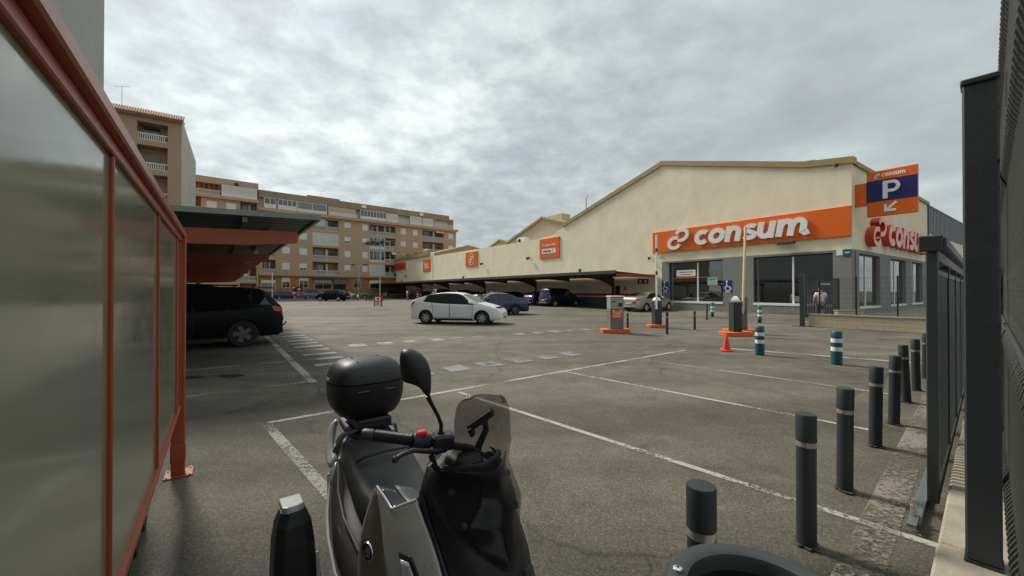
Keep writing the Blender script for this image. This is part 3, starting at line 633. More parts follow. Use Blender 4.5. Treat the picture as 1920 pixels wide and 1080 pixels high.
def wall_camera(t, z, label, white=True, y=0.0):
    s = thing('security_camera', label, 'camera', cw(t, y + .004, z), RZC); m = WHITEP if white else GRAPH; b = MB(); b.beam((0, 0, .1), (0, .22, .1), .06, .06); b.build('arm', m, s)
    b = MB(); b.lathe([(.02, .12), (.1, .1), (.11, 0), (.09, -.07), (.04, -.12), (0, -.13)], 14, (0, .24, 0)); b.build('dome', m, s, smooth=50); return s
wall_camera(12.75, 4.40, 'white dome camera on the cream wall beside the big orange sign'); wall_camera(13.8, 4.35, 'grey bullet camera next to the white dome camera on the cream wall', False); wall_camera(.6, 9.0, 'dark camera high under the coping at the building corner', False, .15)
s = thing('air_conditioner', 'pale air conditioning unit on the roof edge before the second gable', 'air conditioner', cw(33.9, -.9, 7.2), RZC); bx('casing', WHITEP, s, -.9, .9, -.3, .3, .4, 1.2, .03); b = MB(); b.lathe([(.33, .0), (.33, .03), (.05, .05)], 20, (.35, .3, .8), 'y'); b.build('fan_grille', BLACKP, s); bx('bracket', STEEL, s, -.8, .8, -.25, .25, 0, .4)
b = MB(); b.box(35.8, 39.2, -11, -9.4, 11.9, 12.9); b.tube([(32.5, -11, 11), (32.5, -11, 14.6)], .09, 6); b.tube([(32.5, -11, 14.4), (32.2, -11, 15.1)], .05, 5)
tag(b.build('chimney', PINKC, shop))
def antenna(name, loc, h, rz, label):
    s = thing(name, label, 'antenna', loc, rz); b = MB(); b.tube([(0, 0, 0), (0, 0, h)], .025, 5); b.build('mast', STEEL, s)
    b = MB(); b.tube([(-.6, 0, h - .1), (.6, 0, h + .1)], .016, 5)
    for k in range(8): b.tube([(-.55 + .15 * k, -.3 + .02 * k, h - .09 + .025 * k), (-.55 + .15 * k, .3 - .02 * k, h - .09 + .025 * k)], .009, 4)
    b.build('array', STEEL, s)
antenna('antenna', cw(5.0, -9, 9.0), 3.2, 1.0, 'thin television antenna above the supermarket roof')

# ---------------------------------------------------------------- canopy along the supermarket wall
def haunch(y_post, y_tip, z_low, z_top, w, sgn=1):
    """arm profile in the plane across the roof: deep and curved at the post, thin at the tip"""
    n = 12; low = []
    for i in range(n + 1):
        a = i / n; low.append((y_post + (y_tip - y_post) * a, z_low + (z_top - .16 - z_low) * (1 - (1 - a) ** 3)))
    return low + [(y_tip, z_top), (y_post, z_top)]
yz = lambda x: (lambda u, v, w: (x + w, u, v))
can = thing('canopy', 'long dark parking canopy with arched red posts along the supermarket wall', 'canopy', cw(13.2, 0, 0), RZC)
bx('fascia', mat('dark_canopy_fascia', lin((62, 66, 68)), .55), can, 0, 77, 5.18, 5.3, 2.9, 3.16)
b = MB(); P_ = []
for k in range(0, 386): P_.append([(k * .2, .05, 2.82 + (.03 if k % 2 else 0)), (k * .2, 5.2, 3.04 + (.03 if k % 2 else 0))])
b.grid(P_); b.grid([[(x, y, z + .04) for x, y, z in r_] for r_ in P_]); b.build('roof_sheet', ROOFU, can)
bx('end_beam', REDBEAM, can, -.12, -.01, .1, 5.2, 2.66, 2.92)
mat('dark_red_post', lin((104, 42, 36)), .5)
for k in range(13):
    x = 4.3 + 5.9 * k
    if k % 2 == 0: c_ = bx('column', mat('dark_red_post', lin((112, 40, 34)), .5), can, x - .09, x + .09, .5, .7, 0, 2.75)
    b = MB(); b.prism(haunch(.7, 5.1, 1.9 if k % 2 == 0 else 2.5, 2.84, .1), -.05, .05, yz(x)); b.build('arm', MATS['dark_red_post'], can)
for k, (t_, lab) in enumerate(((4.2, 'white ball lamp on the near corner of the long canopy'), (26, 'small ball lamp on the canopy edge under the wall, middle one'), (50, 'small ball lamp on the canopy edge, far one'))):
    s = thing('ball_lamp', lab, 'lamp', cw(13.2 + t_, 5.0, 3.17), RZC); b = MB(); b.lathe([(.06, 0), (.06, .06), (.12, .10), (.15, .20), (.12, .29), (0, .33)], 14); b.build('globe', GREYM, s, smooth=50); bx('foot', GRAPH, s, -.08, .08, -.08, .08, 0, .06)
for t_ in (17.2,):
    s = thing('access_board', 'dark blue parking board with two symbols hung under the canopy end', 'sign', cw(14.6, .004, 2.05), RZC); bx('plate', mat('dark_blue_board', lin((26, 34, 66)), .5), s, -.55, .55, 0, .03, .12, .55); bx('symbol', WHITEP, s, -.4, -.15, .031, .036, .22, .45); bx('symbol', WHITEP, s, .12, .37, .031, .036, .22, .45)
s = thing('wall_cabinet', 'small dark wall box beside a pale one under the canopy', 'wall box', cw(17.4, .032, 1.35), RZC); bx('box', BLACKP, s, -.22, .22, 0, .12, -.1, .65, .01); bx('box', COPING, s, -1.0, -.78, 0, .1, .25, .6, .01)

# ---------------------------------------------------------------- left carport
RZL = math.atan2(UC[1], UC[0]); LO = Vector((-3.94, 8.0, 0))
def lw(x, y, z=0.0): return (LO.x + UC[0] * x - VC[0] * y, LO.y + UC[1] * x - VC[1] * y, z)
cp = thing('carport', 'left carport with grey corrugated roof and orange red cross beams', 'carport', LO, RZL)
P_ = []
for k in range(0, 460): P_.append([(k * .1, 0.0, 3.0 + (.03 if k % 4 in (1, 2) else 0)), (k * .1, 5.4, 2.8 + (.03 if k % 4 in (1, 2) else 0))])
b = MB(); b.grid(P_); b.grid([[(x, y, z + .012) for x, y, z in r_] for r_ in P_]); b.build('roof_sheet', ROOFU, cp)
bx('gutter', mat('pale_grey_gutter', lin((128, 134, 128)), .5), cp, -.05, 46, -.06, 0.0, 2.95, 3.06); b = MB(); b.prism([(-.06, 2.97), (5.4, 2.77), (5.4, 2.86), (-.06, 3.07)], -.07, -.01, yz(0)); b.build('end_trim', MATS['pale_grey_gutter'], cp)
for y_ in (1.2, 2.6, 4.0): b = MB(); zz = 2.955 - .037 * y_; b.box(0, 46, y_ - .04, y_ + .04, zz - .1, zz - .004); b.build('purlin', ROOFU, cp)
for k in range(8):
    x = .35 + 6.0 * k
    b = MB(); b.prism([(.30, 2.74), (5.3, 2.55), (5.3, 2.27), (1.2, 2.42), (.30, 2.52)], -.08, .08, yz(x)); b.build('beam', REDBEAM, cp); bx('post', REDBEAM, cp, x - .09, x + .09, 4.5, 4.7, 0, 2.3)
for k in range(5):
    s = thing('strip_lamp', ['white strip lamp under the carport roof nearest the open corner', 'second strip lamp along the carport roof edge', 'third strip lamp along the carport roof edge', 'fourth strip lamp along the carport roof edge', 'farthest strip lamp along the carport roof edge'][k], 'lamp', lw(2.6 + 4.6 * k, .62, 2.9), RZL, 'strip lamps under the left carport'); bx('diffuser', LAMPT, s, -.62, .62, -.07, .07, -.11, -.03, .02); bx('base', STEEL, s, -.6, .6, -.03, .03, -.03, .08)
# ---------------------------------------------------------------- apartment blocks behind the lot
AO = Vector((-46.7, 73.2, 0)); RZA = R(40.04)
def baluster_mesh(w, h=.78, step=.16):
    b = MB(); b.box(0, w, -.06, .06, h, h + .1); b.box(0, w, -.06, .06, 0, .08)
    for k in range(int(w / step)): b.box(.05 + k * step, .05 + k * step + .07, -.035, .035, .08, h)
    return b
def win(parent, xc, z0, w, h, shut, y=0.0):
    f = bx('window', SHUT, parent, xc - w / 2 - .06, xc + w / 2 + .06, y - .035, y - .003, z0 - .07, z0 + h + .06)
    if shut > .02: bx('shutter', SHUT, f, xc - w / 2, xc + w / 2, y - .055, y - .036, z0 + h * (1 - shut), z0 + h)
    if shut < .98:
        bx('pane', HOMEG, f, xc - w / 2 + .02, xc - .03, y - .045, y - .036, z0, z0 + h * (1 - shut)); bx('pane', HOMEG, f, xc + .03, xc + w / 2 - .02, y - .045, y - .036, z0, z0 + h * (1 - shut))
    return f
def enclosure(parent, x0, x1, z0, z1, y, n, pane=None, solid=0.0):
    f = MB()
    for z in (z0, z1 - .1, z0 + solid): f.box(x0, x1, y - .05, y + .05, z, z + .1)
    for k in range(n + 1): x = x0 + (x1 - x0 - .1) * k / n; f.box(x, x + .1, y - .052, y + .052, z0, z1)
    f = f.build('glazed_balcony', SHUT, parent)
    for k in range(n):
        a = x0 + (x1 - x0 - .1) * k / n + .1; c_ = x0 + (x1 - x0 - .1) * (k + 1) / n
        bx('pane', pane or HOMEG, f, a, c_, y - .02, y + .01, z0 + max(.1, solid), z1 - .1)
    if solid: bx('spandrel', SHUT, f, x0, x1, y - .03, y + .03, z0 + .1, z0 + solid)
    return f
def balcony(parent, x0, x1, f, style, rr, depth=1.3):
    """recessed balcony on floor level f"""
    bx('slab', APT, parent, x0, x1, -.02, depth, f - .42, f)
    if style in ('open', 'awning', 'half'):
        bl_ = baluster_mesh(x1 - x0).build('balustrade', BALU, parent, loc=(x0, .06, f + .02)); tag(bl_, kind='stuff')
        d = x0 + (x1 - x0) * rr.uniform(.1, .3); bx('balcony_door', HOMEG, parent, d, d + min(1.7, (x1 - x0) * .4), depth - .08, depth - .004, f + .02, f + 2.1)
        bx('curtain', CURT, parent, x0 + (x1 - x0) * .52, x0 + (x1 - x0) * .60, .5, .56, f + .1, f + 2.2)
        if rr.random() < .7: bx('laundry', BLACKP, parent, x0 + (x1 - x0) * .64, x0 + (x1 - x0) * .86, .18, .22, f + .95, f + 1.6)
        if style == 'half': enclosure(parent, x0 + .05, x0 + (x1 - x0) * .48, f + .9, f + 2.5, .12, 2, CURT)
        if style == 'awning':
            for k in range(9):
                w_ = (x1 - x0) * .42 / 9; a = x1 - (x1 - x0) * .42 + k * w_; b = MB(); b.add([(a, .0, f + 2.45), (a + w_, .0, f + 2.45), (a + w_, -.55, f + 1.95), (a, -.55, f + 1.95), (a, .0, f + 2.42), (a + w_, .0, f + 2.42), (a + w_, -.55, f + 1.92), (a, -.55, f + 1.92)], [(0, 1, 2, 3), (7, 6, 5, 4), (3, 2, 6, 7), (0, 3, 7, 4), (1, 5, 6, 2)]); b.build('awning_stripe', [AWN, WHITEP][k % 2], parent)
    elif style == 'glass': bx('parapet', BALU, parent, x0, x1, -.05, .05, f, f + .62); enclosure(parent, x0, x1, f + .62, f + 2.55, .06, max(2, int((x1 - x0) / 1.0)), CURT if rr.random() < .5 else HOMEG)
    elif style == 'frames': bx('parapet', BALU, parent, x0, x1, -.05, .05, f, f + .55); enclosure(parent, x0, x1, f + .55, f + 2.55, .06, 4)
rr = random.Random(11)
apt = thing('apartment_block', 'long peach apartment block with many balconies behind the car park', 'building', AO, RZA)
FL = [4.75, 7.75, 10.7, 13.7]; L_ = 42.5
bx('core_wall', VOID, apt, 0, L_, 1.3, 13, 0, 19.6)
segs = [(0, .6), (2.75, 9.15), (14.05, 20.45), (26.45, 33.15), (38.95, 42.5)]
for i, (a, c_) in enumerate(segs): bx('wall', APT, apt, a, c_, 0, 1.298, 4.4, 16.35)
bays = [(.6, 2.75), (9.15, 14.05), (20.45, 26.45), (33.15, 38.95)]
sty = {0: ['open', 'open', 'open', 'open'], 1: ['open', 'open', 'glass', 'half'], 2: ['frames', 'awning', 'frames', 'open'], 3: ['open', 'open', 'open', 'awning']}
for i, (a, c_) in enumerate(bays):
    for j, f in enumerate(FL):
        if i == 2:
            balcony(apt, a, a + 3.5, f, ['glass', 'frames', 'frames', 'open'][j], rr); balcony(apt, a + 3.5, c_, f, ['open', 'awning', 'open', 'open'][j], rr); bx('divider', APT, apt, a + 3.4, a + 3.6, .1, 1.29, f, f + 2.55)
        else: balcony(apt, a, c_, f, sty[i][j], rr)
    bx('slab', APT, apt, a, c_, -.02, 1.3, 16.0, 16.36)
for xc, w in ((4.45, 1.15), (7.45, 1.25), (15.85, 1.1), (19.5, 1.05), (28.3, 1.1), (31.25, 1.1), (40.9, 1.2)):
    for f in FL: win(apt, xc, f + .85, w, 1.2, rr.choice([1, 1, .85, 1, .7, .95]))
bx('ground_floor_wall', OCHRE, apt, 0, L_, .3, 1.29, 0, 4.33)
bx('string_course', APTD, apt, -.05, L_ + .05, -.12, .32, 4.33, 4.5)
for xc, w, z in ((1.6, 2.2, 1.7), (4.5, 1.3, 2.2), (7.6, 1.5, 2.2), (11.2, 3.2, 1.9), (18.0, 1.4, 2.2), (22.0, 2.6, 2.0), (29.5, 1.4, 2.2), (35, 3, 1.8)): win(apt, xc, z, w, 1.75, rr.choice([.0, .25, .4]), .3)
bx('entrance_door', HOMEG, apt, 13.2, 15.6, .2, .298, 0, 3.9); bx('canopy_roof', ROOFU, apt, 9.0, 16, -1.3, .3, 4.0, 4.12)
# attic terrace
bx('terrace_slab', APT, apt, -.1, L_ + .3, -.55, 1.3, 16.37, 16.95); bx('attic_parapet', APTD, apt, 0, 40.7, .35, 1.29, 18.95, 20.3); bx('attic_back', APTD, apt, 0, 40.7, 1.31, 12.9, 19.61, 20.28); bx('attic_wall', BALU, apt, .05, 40.6, 1.1, 1.29, 16.96, 18.94)
enclosure(apt, .75, 2.7, 16.96, 18.9, -.3, 2, None, .7); enclosure(apt, 3.0, 6.2, 16.96, 18.9, -.3, 4, None, .75)
enclosure(apt, 6.3, 11.7, 16.96, 18.9, -.3, 2, see_through('grey_awning_glass', lin((120, 126, 122)), .97, .2), .5)
bx('terrace_wall', BALU, apt, 12.1, 17.7, -.45, -.35, 16.96, 17.7); bx('shade_wall', PINKC, apt, 12.1, 17.7, .4, .5, 16.96, 18.9)
enclosure(apt, 18.4, 24.1, 16.96, 18.9, -.3, 8, HOMEG, .55); enclosure(apt, 24.2, 26.9, 16.96, 18.8, -.3, 2, CURT, .4); enclosure(apt, 29.8, 32.8, 16.96, 18.9, -.3, 4, CURT, .5); enclosure(apt, 33.0, 35.8, 16.96, 18.8, -.3, 4, CURT, .5)
for x0, x1 in ((27, 29.6), (36, 41.5)): tag(baluster_mesh(x1 - x0, .8).build('balustrade', BALU, apt, loc=(x0, -.4, 16.96)), kind='stuff')
bx('stair_head', APTD, apt, 8.7, 14.9, 2.2, 6.5, 20.29, 21.0)
for x_ in (18.9, 32.5): b = MB(); b.box(x_, x_ + .9, .1, .34, 19.4, 20.0); b.build('air_unit', WHITEP, apt)
for k, (x_, h_) in enumerate(((12, 1.7), (18.2, 1.5), (19.3, 1.3), (31.7, 1.5), (33.2, 1.6))):
    antenna('antenna', (AO.x + .7656 * x_ - .6433 * 5, AO.y + .6433 * x_ + .7656 * 5, 20.28 + (.72 if k == 0 else 0)), h_, RZA + k, ['television antenna on the stair head of the long apartment block', 'television antenna on the apartment roof, left of a close pair', 'television antenna on the apartment roof, right of a close pair', 'television antenna on the apartment roof toward its right end', 'rightmost television antenna on the apartment roof'][k])
# left, taller block
ap2 = thing('apartment_block', 'taller peach apartment block with pergola terrace rising over the carport roof', 'building', AO, RZA)
FL2 = [3.3, 6.2, 9.1, 12.1, 15.0]
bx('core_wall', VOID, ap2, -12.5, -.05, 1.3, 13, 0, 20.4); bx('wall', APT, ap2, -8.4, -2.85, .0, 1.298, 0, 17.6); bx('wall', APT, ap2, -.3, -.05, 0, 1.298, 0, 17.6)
for f in FL2:
    balcony(ap2, -2.85, -.3, f, rr.choice(['open', 'half']), rr); balcony(ap2, -12.4, -8.4, f, 'open', rr)
    for xc in (-6.95, -4.2): win(ap2, xc, f + .75, 1.3, 1.25, 1)
bx('terrace_slab', APT, ap2, -12.5, -.04, -.5, 1.3, 17.61, 18.15); tag(baluster_mesh(4.4, .7).build('balustrade', BALU, ap2, loc=(-10.1, -.35, 18.15)), kind='stuff')
enclosure(ap2, -5.6, -.3, 18.15, 20.15, -.25, 6, CURT, .55); bx('attic_parapet', APT, ap2, -12.5, -.04, .3, 1.29, 20.1, 21.35); bx('attic_back', APT, ap2, -12.5, -.04, 1.31, 12.9, 20.41, 21.33)
for k in range(7): bx('pergola_post', mat('brick_red_wood', lin((150, 92, 66)), .8), ap2, -10.2 + .7 * k, -10.08 + .7 * k, -.2, -.1, 18.15, 20.05)
bx('pergola_beam', MATS['brick_red_wood'], ap2, -10.4, -5.7, -.25, .29, 20.051, 20.098)
bx('air_unit', BLACKP, ap2, -3.7, -3.1, -.1, .29, 20.4, 20.8)
# brown block at the left with barrel tile eaves
br = thing('apartment_block', 'brown apartment block with tiled eaves and recessed balconies at the left', 'building', (-35, 42, 0), R(34.66))
FB = [1.9, 4.9, 7.9, 10.9, 13.95, 16.9]
bx('core_wall', BROWN, br, -34, -.02, 1.5, 16.5, 0, 19.2); bx('wall', BROWN, br, -34, -3.5, 0, 1.498, 0, 19.2); bx('wall', BROWN, br, -1.12, -.02, 0, 1.498, 0, 19.2); bx('party_wall', PARTY, br, -.02, .06, -.02, 16.5, 0, 19.6); bx('roof_parapet', PARTY, br, -17.9, -.03, 1.6, 16.4, 19.21, 19.7)
for f in FB:
    bx('slab', BROWN, br, -3.5, -1.12, -.01, 1.498, f - .5, f); tag(baluster_mesh(2.38, .62, .17).build('balustrade', BALU, br, loc=(-3.5, .05, f + .02)), kind='stuff')
    bx('balcony_door', HOMEG, br, -3.2, -1.9, 1.42, 1.497, f, f + 1.8)
    win(br, -5.6, f + .7, 1.0, 1.2, 1)
bx('slab', BROWN, br, -3.5, -1.12, -.01, 1.498, 18.75, 19.2)
b = MB(); b.box(-18.2, .08, -.5, -.0, 19.21, 19.3); b.build('eaves_board', BROWN, br)
b = MB()
for k in range(92):
    x = -18.1 + .2 * k; b.tube([(x, -.66, 19.36), (x, .55, 20.15)], .105, 6); b.box(x + .07, x + .13, -.6, .5, 19.3, 19.33)
tag(b.build('roof_tiles', TILE, br), kind='stuff')
b = MB(); b.prism([(-.5, 19.31), (1.6, 19.31), (1.6, 20.3), (.55, 20.06)], -18.1, 0.02, lambda u, v, w: (w, u, v)); b.build('roof_slope', TILE, br)
antenna('antenna', (-39.2, 39.8, 19.9), 2.2, .4, 'television antenna on the brown apartment block roof')
# bare tall wall beside the carport
tw = thing('tall_building', 'tall windowless grey rendered building wall rising over the trolley shelter', 'building', (-23.4, 22.7, 0), RZL); bx('wall', TALLW, tw, -34, 0, .0, 11, 0, 26); bx('parapet_cap', PARTY, tw, -34.1, .06, -.06, 11.1, 26.002, 26.2)
# far street: pavement, kerb, mesh fence
def aw(x, y, z=0.0): return (AO.x + .7656 * x - .6433 * y, AO.y + .6433 * x + .7656 * y, z)
b = MB(); b.box(-30, 60, -3.2, .25, 0.0, .13); tag(b.build('street_pavement', PAVE, None, loc=AO, rot=(0, 0, RZA)), kind='structure')
fe = thing('wire_fence', 'thin grey wire mesh fence along the street at the far edge of the lot', 'fence', aw(0, -11.0), RZA)
for k in range(22): bx('post', GRAPH, fe, -14 + 2.6 * k, -13.93 + 2.6 * k, -.035, .035, 0, 1.9)
b = MB()
for z in (.15, .6, 1.1, 1.6, 1.85): b.box(-14, 40.6, -.01, .01, z - .015, z + .015)
for k in range(273): b.box(-14 + .2 * k, -13.988 + .2 * k, -.006, .006, .15, 1.85)
tag(b.build('mesh', GRAPH, fe), kind='stuff')
b = MB(); b.box(-14, 40.6, -.12, .12, 0, .14); b.build('plinth', PAVE, fe)

# ---------------------------------------------------------------- lamp masts and street signs
def world_at(px, D): return ((px - 960) / 745 * D, D, 0)
s = thing('lamp_mast', 'tall lamp mast with dark floodlights standing in the middle of the lot', 'street lamp', (-13.4, 40.3, 0)); b = MB(); b.tube([(0, 0, 0), (0, 0, 6.9)], [.07, .05], 8); b.build('pole', STEEL, s)
bx('crossbar', STEEL, s, -1.35, 1.35, -.04, .04, 6.55, 6.63)
for k in range(6): bx('floodlight', GRAPH, s, -1.4 + .5 * k, -1.08 + .5 * k, -.2, .14, 6.18 + .07 * (k % 2), 6.52 + .1 * (k % 2), .03)
gd = thing('pole_guard', 'red and white guard box with black marks round the lamp mast foot', 'guard', (-13.4, 39.8, 0), .25); 
for (x, y) in ((-.32, -.3), (.32, -.3), (-.32, .3), (.32, .3)): bx('leg', REDS, gd, x - .05, x + .05, y - .05, y + .05, 0, 1.0)
bx('rail', REDS, gd, -.37, .37, -.355, -.305, .92, 1.04); bx('rail', REDS, gd, -.37, .37, -.355, -.305, .42, .52); bx('panel', WHITEP, gd, -.26, .26, -.345, -.315, .525, .915); bx('panel', WHITEP, gd, -.26, .26, -.345, -.315, .06, .415)
for z in (.64, .16): bx('mark', BLACKP, gd, -.09, .09, -.352, -.346, z, z + .17)
s = thing('lamp_mast', 'slim double headed lamp post before the apartment entrance', 'street lamp', world_at(673, 66)); b = MB(); b.tube([(0, 0, 0), (0, 0, 5.7)], .06, 6); b.build('pole', STEEL, s)
for a in (-1, 1): b = MB(); b.tube([(0, 0, 5.5), (a * .7, 0, 5.8)], .03, 5); b.build('arm', STEEL, s); bx('lamp_head', GRAPH, s, a * 1.0 - .35, a * 1.0 + .35, -.15, .15, 5.75, 5.92)
s = thing('flag_pole', 'white pole with base flanges standing left of the far parked cars', 'pole', world_at(510.5, 62)); b = MB(); b.tube([(0, 0, 0), (0, 0, 4.4)], .06, 6); b.build('pole', WHITEP, s); bx('foot', WHITEP, s, -.3, .3, -.3, .3, 0, .15)
s = thing('no_entry_sign', 'red round no entry sign over a blue arrow plate at the street', 'sign', world_at(551, 60)); b = MB(); b.tube([(0, .05, 0), (0, .05, 2.4)], .04, 6); b.build('post', STEEL, s)
b = MB(); b.lathe([(.38, -.02), (.38, .0)], 20, (0, 0, 2.0), 'y'); b.build('disc', REDS, s); bx('bar', WHITEP, s, -.26, .26, -.035, -.022, 1.93, 2.07); bx('plate', REDS, s, -.36, .36, -.02, .02, .9, 1.5); bx('text_line', WHITEP, s, -.24, .24, -.03, -.021, 1.1, 1.3)
s = thing('arrow_sign', 'dark plate with a white arrow beside the red no entry sign', 'sign', world_at(558.5, 60)); bx('plate', NAVY, s, -.62, .62, -.02, .02, 1.45, 2.1); b = MB(); b.add([(-.1, -.03, 1.7), (.2, -.03, 1.7), (.2, -.03, 1.58), (.5, -.03, 1.77), (.2, -.03, 1.96), (.2, -.03, 1.84), (-.1, -.03, 1.84)], [tuple(range(7))]); b.build('arrow', WHITEP, s); b = MB(); b.tube([(0, .04, 0), (0, .04, 2.1)], .04, 6); b.build('post', STEEL, s)
for k, (px, D) in enumerate(((687, 60), (693, 60.5), (697.5, 60.5), (717.5, 61))):
    s = thing('street_bollard', ['leftmost dark bollard near the far lamp mast', 'second dark bollard near the far lamp mast', 'third dark bollard near the far lamp mast', 'dark bollard by the far shop entrance'][k], 'bollard', world_at(px, D), 0, 'dark bollards by the far entrance'); b = MB(); b.lathe([(.09, 0), (.09, .85), (.07, .92), (0, .94)], 10); b.build('post', BLACKP, s, smooth=40)
# ---------------------------------------------------------------- low block wall with mesh fence at the road
WO = Vector((12.75, 17.1, 0)); wd = Vector((2.25, -2.9)).normalized(); RZW = math.atan2(wd.y, wd.x); WL = 4.2
lo = thing('low_wall', 'low cream block wall with coping beside the road gate', 'wall', WO, RZW)
bx('core', MORTAR, lo, .01, WL - .01, .006, .18, 0, .50)
bm_ = {}
rr = random.Random(5)
for row in range(3):
    x = 0.0; first = True
    while x < WL - .02:
        w = .40 if not (first and row % 2) else .20; first = False; e = min(x + w, WL); key = round(e - x, 3)
        if key not in bm_: b = MB(); b.cbox(.004, e - x - .004, 0, .012, .004, .160, .004); bm_[key] = b.mesh('block', BLOCK)
        put('block', bm_[key], lo, (x, -.004 - rr.uniform(0, .003), .005 + .165 * row)); x = e
for k in range(5): x0 = WL * k / 5; bx('coping_stone', STONE, lo, x0 + .003, x0 + WL / 5 - .003, -.03, .21, .502, .57, .008)
STAIN = mat('dark_wall_stain', (0.10, 0.08, 0.06), .95, var=.4, scale=20)
mf = thing('mesh_fence', 'grey wire mesh fence standing on the low cream block wall', 'fence', (WO.x, WO.y, 0), RZW)
for x in (.35, 1.55, 2.75, 3.95): bx('post', GRAPH, mf, x, x + .05, .07, .12, .571, 2.12)
b = MB()
for k in range(83): b.box(.05 * k + .05, .05 * k + .055, .06, .065, .60, 2.08)
for k in range(8): b.box(.05, 4.2, .055, .06, .62 + .205 * k, .625 + .205 * k)
tag(b.build('mesh', GRAPH, mf), kind='stuff')
s = thing('gate_post', 'square grey steel gate post at the left end of the low wall', 'post', (WO.x - .14, WO.y + .12, 0), RZW); bx('post', GRAPH, s, -.11, .05, -.07, .09, 0, 2.25, .008); bx('foot_plate', GRAPH, s, -.36, .3, -.2, .2, 0, .02)
s = thing('mesh_gate', 'dark grey dense mesh gate leaf before the shop corner', 'gate', (17.0, 21.4, 0), R(-8))
bx('frame', GRAPH, s, -1.15, -1.08, -.03, .03, .1, 2.2); bx('frame', GRAPH, s, .5, .57, -.03, .03, .1, 2.2); bx('frame', GRAPH, s, -1.08, .5, -.03, .03, 2.13, 2.2); bx('frame', GRAPH, s, -1.08, .5, -.03, .03, .1, .17)
for k in range(20): bx('picket', GATEG, s, -1.07 + .079 * k, -1.015 + .079 * k, -.015, .015, .17, 2.13)
bx('lock_plate', STEEL, s, -.35, .1, -.045, -.032, 1.86, 1.95)
lo2 = thing('low_wall', 'short cream wall stub behind the person in white', 'wall', (16.4, 20.0, 0), R(8)); bx('core', BLOCK, lo2, 0, 1.5, 0, .2, 0, .5); bx('coping_stone', STONE, lo2, -.03, 1.53, -.03, .23, .501, .57, .008)
b = MB(); P0 = [cw(-.1, -.6), cw(-3.4, -.6), cw(-3.4, -40), cw(-.1, -40)]; b.add([(x, y, 0) for x, y, z in P0] + [(x, y, .14) for x, y, z in P0], [(0, 1, 2, 3), (4, 5, 6, 7), (0, 1, 5, 4), (1, 2, 6, 5), (2, 3, 7, 6), (3, 0, 4, 7)]); tag(b.build('side_pavement', PAVE), kind='structure')

# ---------------------------------------------------------------- gate and railing at the right
GD = Vector((.768, .640)); RZG = math.atan2(.640, .768)
def gw(D, c, z=0.0): return (1.2 * D + c, D, z)
kb = thing('kerb_wall', 'row of limestone kerb stones under the railing at the right', 'kerb', gw(.3, -.286), RZG)
ks = MB(); ks.cbox(.004, .996, 0, .42, 0, .2, .012); ksm = ks.mesh('kerb_stone', STONE)
rr = random.Random(9)
for k in range(12): put('kerb_stone', ksm, kb, (k * 1.0 - .1, rr.uniform(-.004, .004) - .42 + .42, rr.uniform(-.004, .003)), (0, 0, rr.uniform(-.004, .004)))
bx('bed', MORTAR, kb, -.1, 11.9, .02, .40, 0, .185)
# y in this frame grows to the left; the stones reach to the right of the line
for o in list(kb.children): o.location.y -= .42
sg = thing('sliding_gate', 'grey steel sliding gate leaf with tall flat pickets at the right', 'gate', gw(2.78, -.40), RZG)
bx('stile', GATEG, sg, 0, .10, -.03, .03, .07, 1.84, .006); bx('stile', GATEG, sg, 6.2, 6.3, -.03, .03, .07, 1.84, .006)
bx('top_rail', GATEG, sg, .10, 6.2, -.03, .03, 1.76, 1.84, .004); bx('bottom_rail', GATEG, sg, .10, 6.2, -.03, .03, .09, .19, .004); bx('middle_rail', GATEG, sg, .1, 6.2, -.025, .025, 1.66, 1.70)
b = MB(); b.cbox(-.06, 6.3, -.075, .045, 1.845, 1.92, .01); b.build('guide_cap', GATEG, sg); bx('stop_box', GRAPH, sg, -.085, -.061, -.06, .06, 1.82, 1.93, .008)
pk = MB(); pk.cbox(0, .035, -.02, .02, .19, 1.66, .003); pkm = pk.mesh('picket', GATEG)
for k in range(82): put('picket', pkm, sg, (.13 + .0742 * k, 0, 0))
for k in (1.2, 2.4, 3.6, 4.8): bx('stile', GATEG, sg, k, k + .05, -.032, .032, .19, 1.76)
pk = MB(); pk.lathe([(.014, .0), (.014, .03)], 8); 
for k in range(40): pass
tr = thing('gate_track', 'galvanised gate ground track with a bolt at its end', 'track', gw(2.55, -.40), RZG); bx('rail', GREYM, tr, 0, 6.5, .035, .095, 0, .04, .004); bx('stop', GREYM, tr, -.10, .12, .045, .09, .042, .062); b = MB(); b.lathe([(.018, .075), (.018, .13), (.01, .13), (.01, .17)], 10, (.06, .07, 0)); b.build('bolt', STEEL, tr)
ps = thing('railing_post', 'tall square graphite post standing on the kerb stones', 'post', gw(1.99, -.035, .2), RZG); bx('post', GRAPH, ps, -.06, .06, -.06, .06, .012, 2.38, .008); bx('foot_plate', GRAPH, ps, -.064, .064, -.064, .064, 0, .012); bx('cap', GRAPH, ps, -.066, .066, -.066, .066, 2.381, 2.41, .006)
RAILG = mat('railing_grey_zinc', lin((58, 60, 56)), 0.55, 0.2, var=0.25, scale=30, bump=0.3, bscale=200)
rl = thing('mesh_railing', 'heavy grey welded mesh railing with folded wires at the right edge', 'fence', gw(2.02, .098, .2), RZG)
FOLDS = (.40, 1.12, 1.92, 2.56)
def fold(z):
    for zc_ in FOLDS:
        if abs(z - zc_) < .055: return .021 * math.cos(math.pi / 2 * (z - zc_) / .055) ** 1.3
    return 0.0
zs = sorted([.04, .7, 1.5, 2.2, 2.9] + [zc_ + d for zc_ in FOLDS for d in (-.055, -.042, -.025, 0, .025, .042, .055)])
b = MB(); b.tube([(0, fold(z), z) for z in zs], .0048, 6, caps=False); wm = b.mesh('upright_wire', RAILG, 60)
